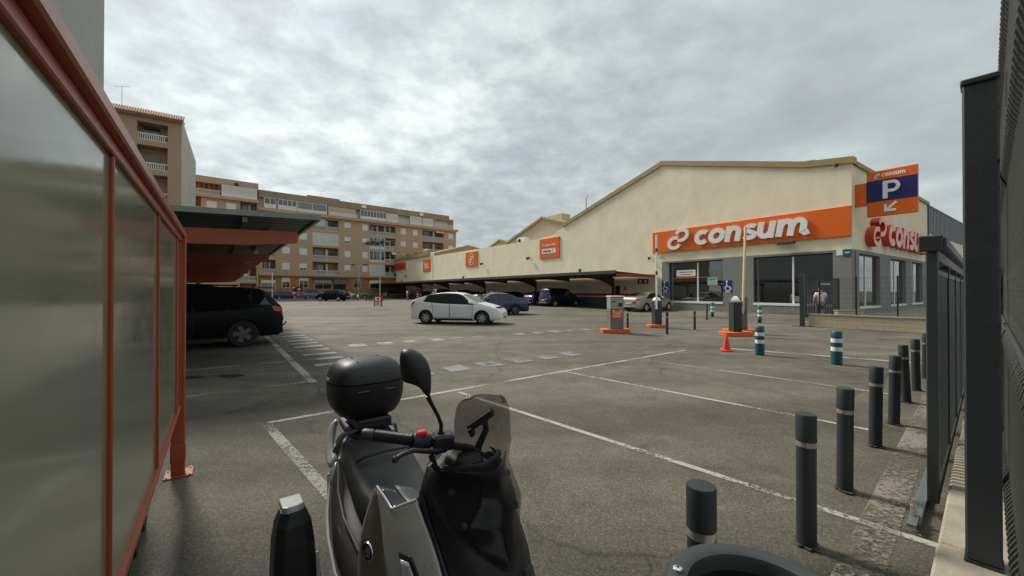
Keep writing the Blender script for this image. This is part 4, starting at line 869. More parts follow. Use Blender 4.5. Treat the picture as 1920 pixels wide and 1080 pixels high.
for k in range(-42, 62): put('upright_wire', wm, rl, (-.0 - .0535 * k + rr.uniform(-.001, .001), rr.uniform(-.0007, .0007), 0))
for z in (.05, .34, .46, .72, .92, 1.06, 1.18, 1.45, 1.66, 1.86, 1.98, 2.25, 2.50, 2.62, 2.88): b = MB(); b.tube([(-3.4, -.011, z), (2.28, -.011, z)], .0055, 6); b.build('cross_wire', RAILG, rl)
for z in (1.185, 1.985): b = MB(); b.tube([(-3.4, .011, z), (2.28, .011, z)], .007, 8); b.build('hand_wire', RAILG, rl)
ps2 = copy_tree(ps, None, 'second square graphite railing post beside the viewpoint', gw(-.6, -.035, .2), RZG)
# ---------------------------------------------------------------- bollards
def make_bollard():
    t = thing('bollard', 'x', 'bollard'); b = MB(); b.lathe([(.052, 0), (.052, .60), (.0535, .602)], 28, caps=True); b.build('post', BOLL, t, smooth=35)
    b = MB(); b.lathe([(.0522, .602), (.0522, .634)], 28); b.build('band', BAND, t, smooth=35)
    b = MB(); b.lathe([(.0545, .635), (.0545, .79), (.051, .797), (.0, .80)], 28); b.build('cap', BOLL, t, smooth=35); return t
bo = make_bollard(); GB = 'dark bollards along the gate'
BP = [(.74, 1.55), (1.794, 2.43), (2.585, 3.097), (3.62, 3.97), (4.43, 4.62), (5.48, 5.53), (6.28, 6.18), (7.32, 7.04)]
BL = ['nearest dark bollard, half hidden by the litter bin rim', 'dark bollard with silver band, second from the litter bin', 'dark bollard with silver band, third from the litter bin', 'dark bollard with silver band, fourth from the litter bin', 'dark bollard with silver band, fifth from the litter bin', 'slightly tilted dark bollard, sixth from the litter bin', 'dark bollard, second from the gate end of the row', 'last dark bollard of the row, closest to the gate']
for i, ((x, y), l_) in enumerate(zip(BP, BL)):
    o = bo if i == 0 else copy_tree(bo); o.location = (x, y, 0); o['label'] = l_; o['group'] = GB; o.rotation_euler = (rr.uniform(-.015, .015), rr.uniform(-.02, .02) + (.05 if i == 5 else 0), rr.uniform(0, 6))
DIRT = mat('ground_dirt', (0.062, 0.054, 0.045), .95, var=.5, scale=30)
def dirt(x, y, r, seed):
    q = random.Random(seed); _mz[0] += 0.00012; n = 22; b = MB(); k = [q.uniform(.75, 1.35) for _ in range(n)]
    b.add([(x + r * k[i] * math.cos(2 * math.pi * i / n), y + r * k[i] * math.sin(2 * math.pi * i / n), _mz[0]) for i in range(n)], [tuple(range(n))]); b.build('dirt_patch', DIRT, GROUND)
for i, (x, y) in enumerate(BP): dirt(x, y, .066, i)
def make_flex(name, m, h, r, rings, foot):
    t = thing(name, 'x', 'flexible post'); z = foot; b = MB(); b.lathe([(r * .9, 0), (r * .9, .02), (r * .72 if foot > .1 else r, foot)], 20); b.build('foot', BLACKP if foot > .1 else m, t, smooth=40)
    for k, (z1, mm) in enumerate(rings):
        b = MB(); rr_ = r * (1.0 if mm is not WHITEP else .985); b.lathe([(rr_ - .004, z + .001), (rr_, z + .004), (rr_, z1 - .004), (rr_ - .004, z1)] if k < len(rings) - 1 else [(rr_, z + .001), (rr_, z1 - .02), (rr_ * .85, z1), (0, z1 + .002)], 20); b.build('white_ring' if mm is WHITEP else 'sleeve', mm, t, smooth=40); z = z1
    return t
fx = make_flex('flex_post', TEAL, .70, .10, [(.28, TEAL), (.37, WHITEP), (.46, TEAL), (.55, WHITEP), (.70, TEAL)], .02)
fx.location = (5.98, 9.6, 0); tag(fx, 'teal and white striped post right of the traffic cone', group='teal striped posts on the road'); copy_tree(fx, None, 'teal and white striped post nearer the row of dark bollards', (6.83, 8.37, 0), 1.2)
gx = make_flex('flex_post', GREEN, .85, .10, [(.30, GREEN), (.42, WHITEP), (.50, GREEN), (.62, WHITEP), (.66, GREEN), (.85, GREEN)], .17)
gx.location = (12.0, 19.25, 0); tag(gx, 'green and white flexible post in front of the right shop window', group='green flexible posts by the shop'); copy_tree(gx, None, 'green and white flexible post in front of the left shop window', (11.9, 23.6, 0), .7)
def slim(x, y, h, label):
    t = thing('slim_post', label, 'bollard', (x, y, 0), 0, 'slim dark posts at the barriers'); b = MB(); b.lathe([(.045, 0), (.045, h - .19)], 12); b.build('post', BOLL, t, smooth=40); b = MB(); b.lathe([(.046, h - .189), (.046, h - .15)], 12); b.build('band', BAND, t, smooth=40); b = MB(); b.lathe([(.047, h - .149), (.047, h - .01), (.03, h), (0, h)], 12); b.build('cap', BOLL, t, smooth=40)
slim(4.8, 16.5, .62, 'slim dark post just right of the ticket machine'); slim(5.5, 14.1, .79, 'slim dark post between the ticket machine and the cone'); slim(7.26, 15.8, .74, 'slim dark post left of the right hand barrier'); slim(10.3, 21, .80, 'slim dark post beside the green post under the left shop window')
# ---------------------------------------------------------------- cone, ticket machine, barriers
s = thing('traffic_cone', 'small orange traffic cone in front of the barrier island', 'cone', (5.5, 10.2, 0)); b = MB(); b.lathe([(.145, 0), (.15, .012), (.148, .03), (.115, .035), (.10, .045), (.028, .42), (.02, .435), (0, .436)], 20); b.build('body', CONE, s, smooth=40)
def island(parent, w, d, h=.15):
    b = MB(); pts = [(w / 2 * (abs(math.cos(a)) ** .6) * math.copysign(1, math.cos(a)), d / 2 * (abs(math.sin(a)) ** .6) * math.copysign(1, math.sin(a))) for a in [2 * math.pi * (k + .5) / 20 for k in range(20)]]
    b.prism(pts, 0, h, lambda u, v, w_: (u, v, w_)); b.build('island_kerb', ORKERB, parent, bevel=.015)
s = thing('ticket_machine', 'grey ticket machine with an orange notice on an orange island', 'ticket machine', (3.8, 14.65, 0), R(6)); island(s, 1.08, .62)
bx('cabinet', mat('warm_grey_cabinet', lin((112, 112, 106)), .5), s, -.25, .25, -.2, .2, .15, .86, .01); bx('head', mat('beige_grey_head', lin((150, 148, 138)), .45), s, -.25, .25, -.24, .2, .87, 1.32, .02); bx('hood', WHITEP, s, -.27, .27, -.27, .22, 1.321, 1.36, .01); bx('screen', BLACKG, s, .04, .17, -.252, -.241, .98, 1.10); bx('slot', BLACKP, s, -.19, -.08, -.252, -.241, 1.14, 1.18); bx('notice', ORANGE, s, -.20, .20, -.214, -.201, .54, .85)
for k in range(4): bx('text_line', WHITEL, s, -.15, .12 + .03 * (k % 2), -.218, -.2145, .60 + .055 * k, .615 + .055 * k)
for a in (-.13, .14): bx('sticker', WHITEP, s, a - .03, a + .03, -.2185, -.2145, .80, .845)
s = thing('barrier', 'raised left car park barrier with dark column on an orange island', 'barrier', (6.1, 16.75, 0), R(14)); island(s, .82, .6, .13); bx('column', GRAPH, s, -.16, .16, -.14, .14, .13, 1.12, .015)
b = MB(); b.lathe([(.175, 1.121), (.175, 1.17), (.13, 1.24), (.05, 1.27), (0, 1.275)], 16); b.build('dome', WHITEP, s, smooth=50); bx('boom', WHITEP, s, -.19, -.13, -.26, -.20, .78, 3.85, .01)
for k in range(2): bx('dark_stripe', GRAPH, s, -.192, -.128, -.263, -.198, 2.2 + .95 * k, 2.36 + .95 * k)
bx('pivot', STEEL, s, -.2, -.1, -.199, -.14, .95, 1.1)
s = thing('barrier', 'raised right car park barrier with black fronted column behind the cone', 'barrier', (7.72, 13.7, 0), R(10)); island(s, 1.1, .6, .14); bx('column', GRAPH, s, -.18, .14, -.12, .14, .14, 1.16, .012); bx('front', BLACKP, s, -.15, .11, -.132, -.121, .16, 1.14)
b = MB(); b.lathe([(.19, 1.161), (.19, 1.22), (.12, 1.32), (.03, 1.36), (0, 1.36)], 4, (-.02, 0, 0)); b.build('dome', WHITEP, s); b = MB(); b.beam((.21, -.06, .75), (.33, -.06, 3.75), .06, .06); b.build('boom', mat('cream_boom', lin((206, 190, 150)), .5), s); bx('pivot', STEEL, s, .141, .2, -.1, 0, .8, 1.0)
s = thing('control_cabinet', 'tall plain grey control cabinet behind the right barrier column', 'cabinet', (8.35, 14.55, 0), R(-20)); island(s, 1.15, .7, .13); bx('cabinet', mat('cabinet_grey', lin((104, 104, 102)), .55), s, -.22, .2, -.2, .2, .13, 1.32, .01); bx('door', MATS['cabinet_grey'], s, -.19, .17, -.212, -.201, .2, 1.26, .004); bx('handle', BLACKP, s, .1, .13, -.225, -.213, .7, .8)
# ---------------------------------------------------------------- litter bin in the right corner
s = thing('litter_bin', 'round dark grey litter bin with open top and small lock', 'litter bin', (.53, .845, 0)); BING = mat('bin_green_grey', lin((54, 61, 60)), .42, var=.06, scale=30, bump=.15, bscale=300)
b = MB(); b.lathe([(.165, .02), (.178, .05), (.186, .80), (.188, .83)], 40); b.build('body', BING, s, smooth=30)
b = MB(); b.lathe([(.188, .831), (.193, .84), (.193, .885), (.188, .897), (.178, .902), (.155, .900), (.146, .896), (.142, .885), (.142, .60)], 48, caps=False); b.build('rim', BING, s, smooth=40)
b = MB(); b.lathe([(.141, .45), (.141, .455)], 40); b.build('liner', BLACKP, s); b = MB(); b.lathe([(.1405, .46), (.1405, .86)], 40, caps=False); b.build('bag', BLACKG, s, smooth=40)
b = MB(); b.lathe([(.011, .0), (.011, .006), (.008, .008), (.0, .008)], 16); b.build('lock', CHROME, s, loc=(-.145, .082, .901), smooth=40); b = MB(); b.lathe([(.004, .0085), (.0, .0095)], 10); b.build('keyhole', BLACKP, s, loc=(-.145, .082, .9005))

# ---------------------------------------------------------------- trolley shelter at the left
SO = Vector((-2.83, 3.38, 0)); us = Vector((-.593, .805)); RZS = math.atan2(us.y, us.x)
sh = thing('trolley_shelter', 'orange framed trolley shelter with frosted grey panels at the left', 'shelter', SO, RZS)
def post(x, y):
    p = bx('post', ORANGEP, sh, x - .045, x + .045, y - .045, y + .045, .012, 2.0, .006); q = bx('foot_plate', ORANGEP, p, x - .09, x + .10, y - .10, y + .09, 0, .012, .003)
    for a, c_ in ((-.07, -.08), (.08, -.08), (-.07, .07), (.08, .07)): b = MB(); b.lathe([(.009, .012), (.009, .020), (.004, .020), (.004, .026)], 6, (x + a, y + c_, 0)); b.build('bolt', STEEL, p)
    bx('sleeve', ORANGEP, p, x - .05, x + .05, y - .05, y + .05, .12, .26, .004)
post(-.03, 0); post(-.03, 2.1); post(-4.4, 0); post(-4.4, 2.1)
bx('bottom_rail', ORANGEP, sh, -4.35, -.08, -.02, .02, .56, .60, .004); bx('frame_top', ORANGEP, sh, -4.35, -.08, -.02, .02, 1.96, 1.998, .004)
xs_ = [-4.35, -3.87, -2.71, -1.55, -.39, -.08]
for k, x in enumerate(xs_): bx('frame_bar', ORANGEP, sh, x - (.0 if k == 0 else .008), x + (0 if k == 5 else .008), -.016, .016, .60, 1.96, .004)
for k in range(5): bx('panel', PANEL, sh, xs_[k] + .0082, xs_[k + 1] - .0082, -.004, .004, .601, 1.959)
b = MB(); b.cbox(-4.5, .0, -.046, .05, 1.9985, 2.044, .006); b.build('top_beam', ORANGEP, sh); bx('top_beam', ORANGEP, sh, -.05, .0, .051, 2.16, 1.9985, 2.044, .006); bx('top_beam', ORANGEP, sh, -4.5, .0, 2.161, 2.24, 1.9985, 2.044, .006)
for z in (1.93, 2.04): b = MB(); b.lathe([(.010, .0), (.010, .008)], 6, (.0005 if z > 2 else .0155, -.03, z), 'x'); b.build('bolt', STEEL, sh)
b = MB(); P_ = []
for k in range(13): y = .06 + 2.1 * k / 12; P_.append([(-4.5, y, 2.046 + .10 * math.sin(math.pi * k / 12)), (.0, y, 2.046 + .10 * math.sin(math.pi * k / 12))])
b.grid(P_); b.build('roof_sheet', see_through('roof_polycarbonate', lin((120, 124, 116)), .8, .25), sh, smooth=50)
bx('bottom_rail', ORANGEP, sh, -4.35, -.08, 2.09, 2.12, .56, .60); bx('back_panel', PANEL, sh, -4.35, -.08, 2.1, 2.108, .601, 1.96)
def make_trolley():
    t = thing('shopping_trolley', 'x', 'shopping trolley'); b = MB()
    def q(x, f): return (x, f)
    top = [(-.42, -.26, .95), (.42, -.20, .90), (.42, .20, .90), (-.42, .26, .95)]; bot = [(-.36, -.20, .52), (.38, -.15, .58), (.38, .15, .58), (-.36, .20, .52)]
    for i in range(4):
        b.tube([top[i], top[(i + 1) % 4]], .008, 5); b.tube([bot[i], bot[(i + 1) % 4]], .006, 5); b.tube([top[i], bot[i]], .007, 5)
        for k in range(1, 12): a = k / 12; b.tube([Vector(top[i]).lerp(Vector(top[(i + 1) % 4]), a), Vector(bot[i]).lerp(Vector(bot[(i + 1) % 4]), a)], .0025, 4)
        for k in range(1, 5): a = k / 5; b.tube([Vector(top[i]).lerp(Vector(bot[i]), a), Vector(top[(i + 1) % 4]).lerp(Vector(bot[(i + 1) % 4]), a)], .0025, 4)
    b.build('basket', CHROME, t)
    b = MB(); b.tube([(-.5, -.25, 1.0), (-.5, .25, 1.0)], .015, 8); b.build('handle', ORANGE, t)
    b = MB()
    for s_ in (-1, 1): b.tube([(-.5, .25 * s_, 1.0), (-.42, .25 * s_, .5), (-.30, .24 * s_, .2), (.42, .18 * s_, .19)], .011, 6)
    b.build('frame', CHROME, t)
    for x, y in ((-.28, .24), (-.28, -.24), (.42, .18), (.42, -.18)):
        b = MB(); b.lathe([(.02, -.014), (.06, -.014), (.062, 0), (.06, .014), (.02, .014)], 16, (x, y, .062), 'y'); w = b.build('wheel', RUBBER, t, smooth=40); bx('fork', BLACKP, w, x - .018, x + .018, y - .02, y + .02, .105, .2)
    return t
tr0 = make_trolley()
for k in range(7):
    o = tr0 if k == 0 else copy_tree(tr0); x = -.62 - .31 * k; o.location = (SO.x + us.x * x - us.y * .36, SO.y + us.y * x + us.x * .36, 0); o.rotation_euler = (0, 0, RZS)
    o['label'] = ['shopping trolley at the open end of the row inside the shelter', 'second shopping trolley nested in the shelter row', 'third shopping trolley nested in the shelter row', 'fourth shopping trolley nested in the shelter row', 'fifth shopping trolley nested in the shelter row', 'sixth shopping trolley nested in the shelter row', 'innermost shopping trolley of the shelter row'][k]; o['group'] = 'trolleys nested in the shelter'
# ---------------------------------------------------------------- cars
PROF = {
 'liftback': dict(L=4.45, W=1.73, wb=2.70, fo=.90, r=.31, sill=.20,
    top=[(0, .56), (.03, .70), (.10, .83), (.19, .94), (.235, .99), (.39, 1.36), (.49, 1.475), (.59, 1.49), (.72, 1.44), (.86, 1.285), (.95, 1.14), (.985, 1.06), (1, .86)],
    belt=[(0, .50), (.05, .66), (.2, .86), (.27, .90), (.6, .95), (.85, 1.03), (.95, 1.06), (1, .80)], ws=(.235, .42), rw=(.71, .95), sw=(.245, .83), pil=.545, low=.26, hd=.42),
 'sedan': dict(L=4.60, W=1.78, wb=2.74, fo=.86, r=.32, sill=.20,
    top=[(0, .58), (.03, .70), (.12, .84), (.26, .96), (.30, 1.0), (.44, 1.37), (.52, 1.435), (.62, 1.42), (.72, 1.33), (.83, 1.12), (.86, 1.10), (.96, 1.06), (.99, .98), (1, .84)],
    belt=[(0, .52), (.05, .66), (.25, .88), (.5, .93), (.85, .98), (.97, .95), (1, .80)], ws=(.295, .46), rw=(.675, .825), sw=(.31, .79), pil=.545, low=.3, hd=.47),
 'suv': dict(L=4.62, W=1.86, wb=2.71, fo=.93, r=.36, sill=.27,
    top=[(0, .78), (.03, .92), (.12, 1.06), (.24, 1.14), (.28, 1.18), (.42, 1.58), (.52, 1.665), (.75, 1.66), (.885, 1.60), (.93, 1.42), (.975, 1.18), (.995, 1.08), (1, .90)],
    belt=[(0, .66), (.05, .84), (.25, 1.02), (.5, 1.06), (.9, 1.14), (.98, 1.08), (1, .86)], ws=(.275, .44), rw=(.895, .975), sw=(.29, .925), pil=.55, low=.3, hd=.47),
 'hatch': dict(L=4.10, W=1.75, wb=2.55, fo=.82, r=.31, sill=.20,
    top=[(0, .60), (.03, .74), (.13, .90), (.25, .99), (.29, 1.03), (.43, 1.40), (.55, 1.475), (.78, 1.45), (.87, 1.38), (.95, 1.10), (.985, .98), (1, .82)],
    belt=[(0, .54), (.05, .68), (.25, .90), (.5, .95), (.92, 1.02), (1, .78)], ws=(.285, .45), rw=(.875, .955), sw=(.30, .87), pil=.56, low=.3, hd=.47),
 'van': dict(L=4.40, W=1.80, wb=2.70, fo=.87, r=.32, sill=.22,
    top=[(0, .66), (.03, .84), (.13, 1.02), (.20, 1.10), (.23, 1.14), (.37, 1.66), (.47, 1.80), (.6, 1.82), (.9, 1.80), (.945, 1.72), (.985, 1.15), (1, .88)],
    belt=[(0, .58), (.05, .78), (.22, 1.02), (.5, 1.05), (.95, 1.12), (1, .84)], ws=(.225, .41), rw=(.945, .983), sw=(.25, .93), pil=.52, low=.3, hd=.44),
}
RIMS = {}
def wheel_meshes(r, style):
    k = (r, style)
    if k in RIMS: return RIMS[k]
    b = MB(); w = .105; b.lathe([(r * .62, -w * .8), (r * .66, -w), (r * .93, -w), (r * .985, -w * .75), (r, -w * .4), (r, w * .4), (r * .985, w * .75), (r * .93, w), (r * .66, w), (r * .62, w * .8)], 32, axis='y', caps=False)
    tm = b.mesh('wheel', RUBBER, 40)
    b = MB(); b.lathe([(r * .60, -w * .7), (r * .665, -w * 1.0), (r * .69, -w * .98), (r * .69, w * .98), (r * .665, w), (r * .60, w * .7)], 32, axis='y', caps=False)
    b.lathe([(r * .17, w * .55), (r * .15, w * .82), (0, w * .85)], 14, axis='y'); n = {'seven': 7, 'five': 5, 'ten': 9, 'star': 5}[style]
    for k_ in range(n):
        a = 2 * math.pi * k_ / n; ca, sa = math.cos(a), math.sin(a); wd_ = {'seven': .030, 'five': .055, 'ten': .026, 'star': .05}[style] * r / .31
        pts = [(r * .10, -wd_ * .8), (r * .63, -wd_ * 1.15), (r * .63, wd_ * 1.15), (r * .10, wd_ * .8)]
        b.prism(pts, w * .45, w * .80, lambda u, v, t, ca=ca, sa=sa: (u * ca - v * sa, t, u * sa + v * ca))
    rm = b.mesh('rim', [ALLOY, ALLOYD][style in ('ten', 'star')], 40)
    b = MB(); b.lathe([(r * .64, 0), (r * .64, .01)], 20, axis='y'); b.lathe([(r * .45, .015), (r * .45, .03)], 20, axis='y'); dm = b.mesh('brake_disc', BLACKP, 40)
    RIMS[k] = (tm, rm, dm); return RIMS[k]
def make_car(kind, name, label, paintm, pos, heading, cat='car', group=None, rims='five', detail=True, glassm=None, open_tail=False, plate=True):
    P = PROF[kind]; L, W, wb, fo, r, sill = (P[k] for k in ('L', 'W', 'wb', 'fo', 'r', 'sill')); X0 = wb + fo; HW = W / 2
    top = pchip(*zip(*P['top'])); belt = pchip(*zip(*P['belt'])); glassm = glassm or CARG
    plan = pchip([0, .012, .04, .10, .22, .5, .8, .92, .965, .99, 1], [.62, .76, .87, .95, .99, 1, .99, .955, .90, .82, .74])
    arch_r = r + .055
    def base(f):
        x = X0 - f * L; z = sill + (.06 if f < .02 or f > .98 else 0)
        for xc in (0, wb):
            d = abs(x - xc)
            if d <= arch_r + 1e-6: z = max(z, r + math.sqrt(max(0, arch_r ** 2 - d * d)))
        return z
    def sec(f):
        w = HW * plan(f); zb = belt(f); zt = max(top(f), zb + .015); cab = zt - zb; zs = sill
        y4 = w * .955; y6 = max(.2 * w, y4 - .26 * cab - .02); z6 = zt - max(.008, min(.055, .10 * cab + .006))
        return [(w * .90, zs), (w * .972, zs + .10), (w * 1.0, zs + .48 * (zb - zs)), (w * .99, zb - .14 * (zb - zs)), (y4, zb), ((y4 + y6) / 2 + .10 * min(cab, .3) * .35, (zb + z6) / 2), (y6, z6), (y6 * .60, zt - .22 * (zt - z6)), (0, zt)]
    def S(f, s):
        c = sec(f); i = min(int(s), 7); t = s - i; ys = [p[0] for p in c]; zs_ = [p[1] for p in c]
        g_ = pchip(range(9), ys); h_ = pchip(range(9), zs_) ; return Vector((X0 - f * L, g_(s), h_(s)))
    fs = set([k / 40 for k in range(41)] + [.006, .012, .02, .93, .95, .96, .985, .992, .997] + [P['ws'][0], P['ws'][1], P['rw'][0], P['rw'][1]])
    for xc in (0, wb):
        for k in range(17): fs.add((X0 - (xc + arch_r * math.cos(math.pi * k / 16))) / L)
        fs.add((X0 - xc - arch_r - .004) / L); fs.add((X0 - xc + arch_r + .004) / L)
    fs = sorted(f for f in fs if 0 <= f <= 1); ss = [0, .5, 1, 1.5, 2, 2.5, 3, 3.4, 3.7, 4, 4.5, 5, 5.5, 6, 6.4, 7, 7.5, 8]
    G = []
    for f in fs:
        zb_ = base(f); c = sec(f); gy = pchip(range(9), [p[0] for p in c]); gz = pchip(range(9), [p[1] for p in c]); row = []
        pts = [(gy(s), gz(s)) for s in ss]; yb = np.interp(zb_, [p[1] for p in pts[:10]], [p[0] for p in pts[:10]])
        for (y, z) in pts: row.append((X0 - f * L, float(yb) if z < zb_ else y, max(z, zb_)))
        G.append(row)
    b = MB(); b.grid(G); b.mirror_y(); n = len(ss)
    for row in (G[0], G[-1]): b.add([(x, y, z) for x, y, z in row] + [(x, -y, z) for x, y, z in row[::-1]][1:], [tuple(range(2 * n - 1))])
    t = thing(name, label, cat, (pos[0], pos[1], 0), math.atan2(heading[1], heading[0]), group)
    b.build('body', paintm, t, smooth=32, weld=True)
    def nrm(f, s):
        e = 1e-3; a = S(min(f + e, 1), s) - S(max(f - e, 0), s); c = S(f, min(s + .02, 8)) - S(f, max(s - .02, 0)); v = a.cross(c); v = v.normalized() if v.length > 1e-9 else Vector((0, 1, 0))
        return v if v.y > -.2 and (v.z > 0 or v.y > 0) else -v
    def patch_(pname, m, f00, f01, f10, f11, s0, s1, sgn, off=.006, nu=8, nv=5, parent=t):
        """f00..f01 along the lower edge, f10..f11 along the upper edge"""
        g_ = []
        for i in range(nu + 1):
            row = []
            for j in range(nv + 1):
                u, v = i / nu, j / nv; f = (f00 + (f01 - f00) * u) * (1 - v) + (f10 + (f11 - f10) * u) * v; s = s0 + (s1 - s0) * v
                p = S(f, s) + nrm(f, s) * off; row.append((p.x, p.y * sgn, p.z))
            g_.append(row)
        bb = MB(); bb.grid(g_); return bb.build(pname, m, parent, smooth=40)
    ws, rw, sw, pil = P['ws'], P['rw'], P['sw'], P['pil']
    # windscreen and rear window in one sheet over both halves
    for nm, (a, c_) in (('windscreen', (ws[0] + .012, ws[1] - .008)), ('rear_window', (rw[0] + .01, rw[1] - .012))):
        g_ = []
        for i in range(11):
            f = a + (c_ - a) * i / 10; row = []
            sl = [6.25, 6.6, 7, 7.4, 7.7]
            for s in sl: p = S(f, s) + nrm(f, s) * .006; row.append((p.x, p.y, p.z))
            p = S(f, 8); row.append((p.x, 0, p.z + .006)); row += [(x, -y, z) for x, y, z in row[:-1][::-1]]; g_.append(row)
        bb = MB(); bb.grid(g_); w_ = bb.build(nm, glassm, t, smooth=40)
    front_hi = ws[1] - .005
    for sgn in (1, -1):
        patch_('side_window', glassm, sw[0] + .045, pil - .008, front_hi + .02, pil - .004, 4.2, 5.90, sgn, parent=t)
        patch_('side_window', glassm, pil + .008, sw[1] - (.0 if kind != 'van' else .03), pil + .010, (rw[0] - .02) if kind not in ('sedan', 'liftback') else (rw[0] - .045 if kind == 'sedan' else .785), 4.2, 5.90, sgn)
        patch_('window_trim', BLACKG, sw[0] + .03, sw[1] + .012, front_hi + .005, rw[0] - .015 if kind != 'liftback' else .80, 4.06, 5.97, sgn, .003, 14, 5)
        if detail:
            arch_back = (X0 - wb + arch_r) / L + .022; arch_rear = (X0 - arch_r) / L - .012
            for a, c_ in ((arch_back, pil - .004), (pil + .004, min(sw[1] - .02, arch_rear + .035))):
                d = patch_('door', paintm, a, c_ if c_ < arch_rear else arch_rear, a - .01 if a == arch_back else a, c_, 1.1, 4.0, sgn, .004, 8, 8)
                poly = []
                e1 = c_ if c_ < arch_rear else arch_rear
                for k in range(13): poly.append((a + (e1 - a) * k / 12, 1.05))
                for k in range(13): v = k / 12; poly.append((e1 + (c_ - e1) * v, 1.05 + 2.95 * v))
                for k in range(13): poly.append((c_ + ((a - .01 if a == arch_back else a) - c_) * k / 12, 4.02))
                for k in range(13): v = 1 - k / 12; poly.append((a + (-.01 * v if a == arch_back else 0), 1.05 + 2.95 * v))
                bb = MB(); pts = []
                for f, s in poly: p = S(f, s) + nrm(f, s) * .001; pts.append((p.x, p.y * sgn, p.z))
                bb.tube(pts, .0095, 4); bb.build('seam', BLACKP, d)
                hp = S(c_ - .045, 3.25); hb = MB(); hb.tube([(hp.x + .09, (hp.y + .005) * sgn, hp.z), (hp.x + .06, (hp.y + .03) * sgn, hp.z), (hp.x - .06, (hp.y + .03) * sgn, hp.z), (hp.x - .09, (hp.y + .005) * sgn, hp.z)], .014, 6); hb.build('handle', paintm, d, smooth=60)
            patch_('sill_trim', BLACKP, arch_back - .005, arch_rear + .006, arch_back - .005, arch_rear + .006, 0.02, .75, sgn, .004, 10, 2)
        # lights
        patch_('headlight', LENS, .018, .085, .05, .15, 3.1, 3.95, sgn, .006, 6, 3)
        patch_('tail_light', TAILL, .945, .992, .935, .985, 2.9, 3.9, sgn, .008, 5, 3)
        mp = S(sw[0] + .075, 4.35); mb = MB(); mb.lathe([(0, -.10), (.055, -.09), (.082, -.04), (.085, .02), (.07, .08), (0, .10)], 12, axis='y'); mb.v = [(x * .75 + mp.x, (y + mp.y + .13) * sgn, z * .95 + mp.z + .07) for x, y, z in mb.v]
        mo = mb.build('mirror', paintm, t, smooth=60); b2 = MB(); b2.tube([(mp.x, (mp.y - .02) * sgn, mp.z), (mp.x, (mp.y + .09) * sgn, mp.z + .04)], .02, 6); b2.build('mirror_arm', BLACKP, mo)
    xr, xf = X0 - L, X0; zb_r = belt(1) - .02
    wf = HW * plan(1); wff = HW * plan(0)
    rb = bx('rear_bumper_trim', BLACKP, t, xr - .018, xr + .05, -wf * .92, wf * .92, sill + .05, sill + .17, .012)
    for sgn in (1, -1): bx('tail_light', TAILL, t, xr - .02, xr + .02, min(sgn * wf * .98, sgn * (wf - .30)), max(sgn * wf * .98, sgn * (wf - .30)), zb_r - .17, zb_r - .02, .012)
    if plate: bx('number_plate', PLATE, t, xr - .026, xr - .002, -.26, .26, sill + .36, sill + .47, .003); bx('number_plate', PLATE, t, xf + .002, xf + .026, -.26, .26, sill + .16, sill + .27, .003)
    bx('grille', BLACKP, t, xf - .02, xf + .012, -wff * .72, wff * .72, sill + .10, sill + .14, .004); bx('grille', BLACKP, t, xf - .03, xf + .006, -wff * .55, wff * .55, belt(0) - .10, belt(0) - .02, .004)
    b2 = MB(); b2.box(xr + .25, xf - .2, -HW * .62, HW * .62, sill + .01, .8); b2.box(arch_r + .03, wb - arch_r - .03, -HW * .88, HW * .88, sill - .03, sill + .06); b2.build('underbody', BLACKP, t)
    tm, rm, dm = wheel_meshes(r, rims)
    for x in (0, wb):
        for sgn in (1, -1):
            o = put('wheel', tm, t, (x, sgn * (HW - .115), r), (0, 0, 0 if sgn > 0 else math.pi)); put('rim', rm, o); put('brake_disc', dm, o)
    if detail:
        b2 = MB(); p = S(.84 if kind != 'sedan' else .64, 8); b2.tube([(p.x, 0, p.z - .01), (p.x - .08, 0, p.z + .05)], .012, 5); b2.build('aerial', BLACKP, t)
        for k in (-1, 1): p = S(ws[0] + .01, 7); b2 = MB(); b2.beam((p.x, k * .1 + .1, p.z + .012), (p.x - .10, k * .3 + .25, p.z + .10), .012, .012); b2.build('wiper', BLACKP, t)
    if open_tail:
        b2 = MB(); b2.prism([(xr + .62, 1.47), (xr - .45, 1.85), (xr - .50, 1.76), (xr + .60, 1.40)], -.62, .62, lambda u, v, w: (u, w, v)); b2.build('tailgate', paintm, t)
    return t
WH = carpaint('white_car_paint', (0.82, 0.84, 0.86), 0.0, .3); BK = carpaint('black_car_paint', (0.005, 0.006, 0.008), .0, .3, .03, .14); RD = carpaint('red_car_paint', lin((150, 24, 30))); SV = carpaint('silver_car_paint', lin((178, 174, 164)), .5, .3); NB = carpaint('navy_car_paint', lin((20, 38, 88)), .3, .28); DB = carpaint('dark_blue_car_paint', lin((22, 34, 74)), .3, .28); MR = carpaint('maroon_car_paint', lin((84, 20, 28)), .3); GY = carpaint('grey_car_paint', lin((120, 122, 124)), .4)
WHITEV = carpaint('white_van_paint', (0.70, 0.70, 0.68), 0.0, .35)
pr = make_car('liftback', 'parked_car', 'white one bow liftback car standing alone in the middle of the lot', WH, (-3.86, 19.33), (.981, -.192), rims='seven')
sv = make_car('suv', 'parked_car', 'black sport utility car parked nose in under the left carport', BK, (-7.93, 11.66), (-.807, -.591), group='cars under the left carport', rims='star')
b = MB(); b.tube([(-.96, 0, .52), (-1.08, 0, .50), (-1.13, 0, .56)], .018, 8); b.lathe([(0, -.028), (.026, -.01), (.026, .01), (0, .028)], 10, (-1.13, 0, .59)); b.build('tow_hook', BLACKP, sv, smooth=50)
b = MB(); b.box(-.72, -.34, -.62, .62, 1.62, 1.66); b.build('spoiler', BLACKG, sv)
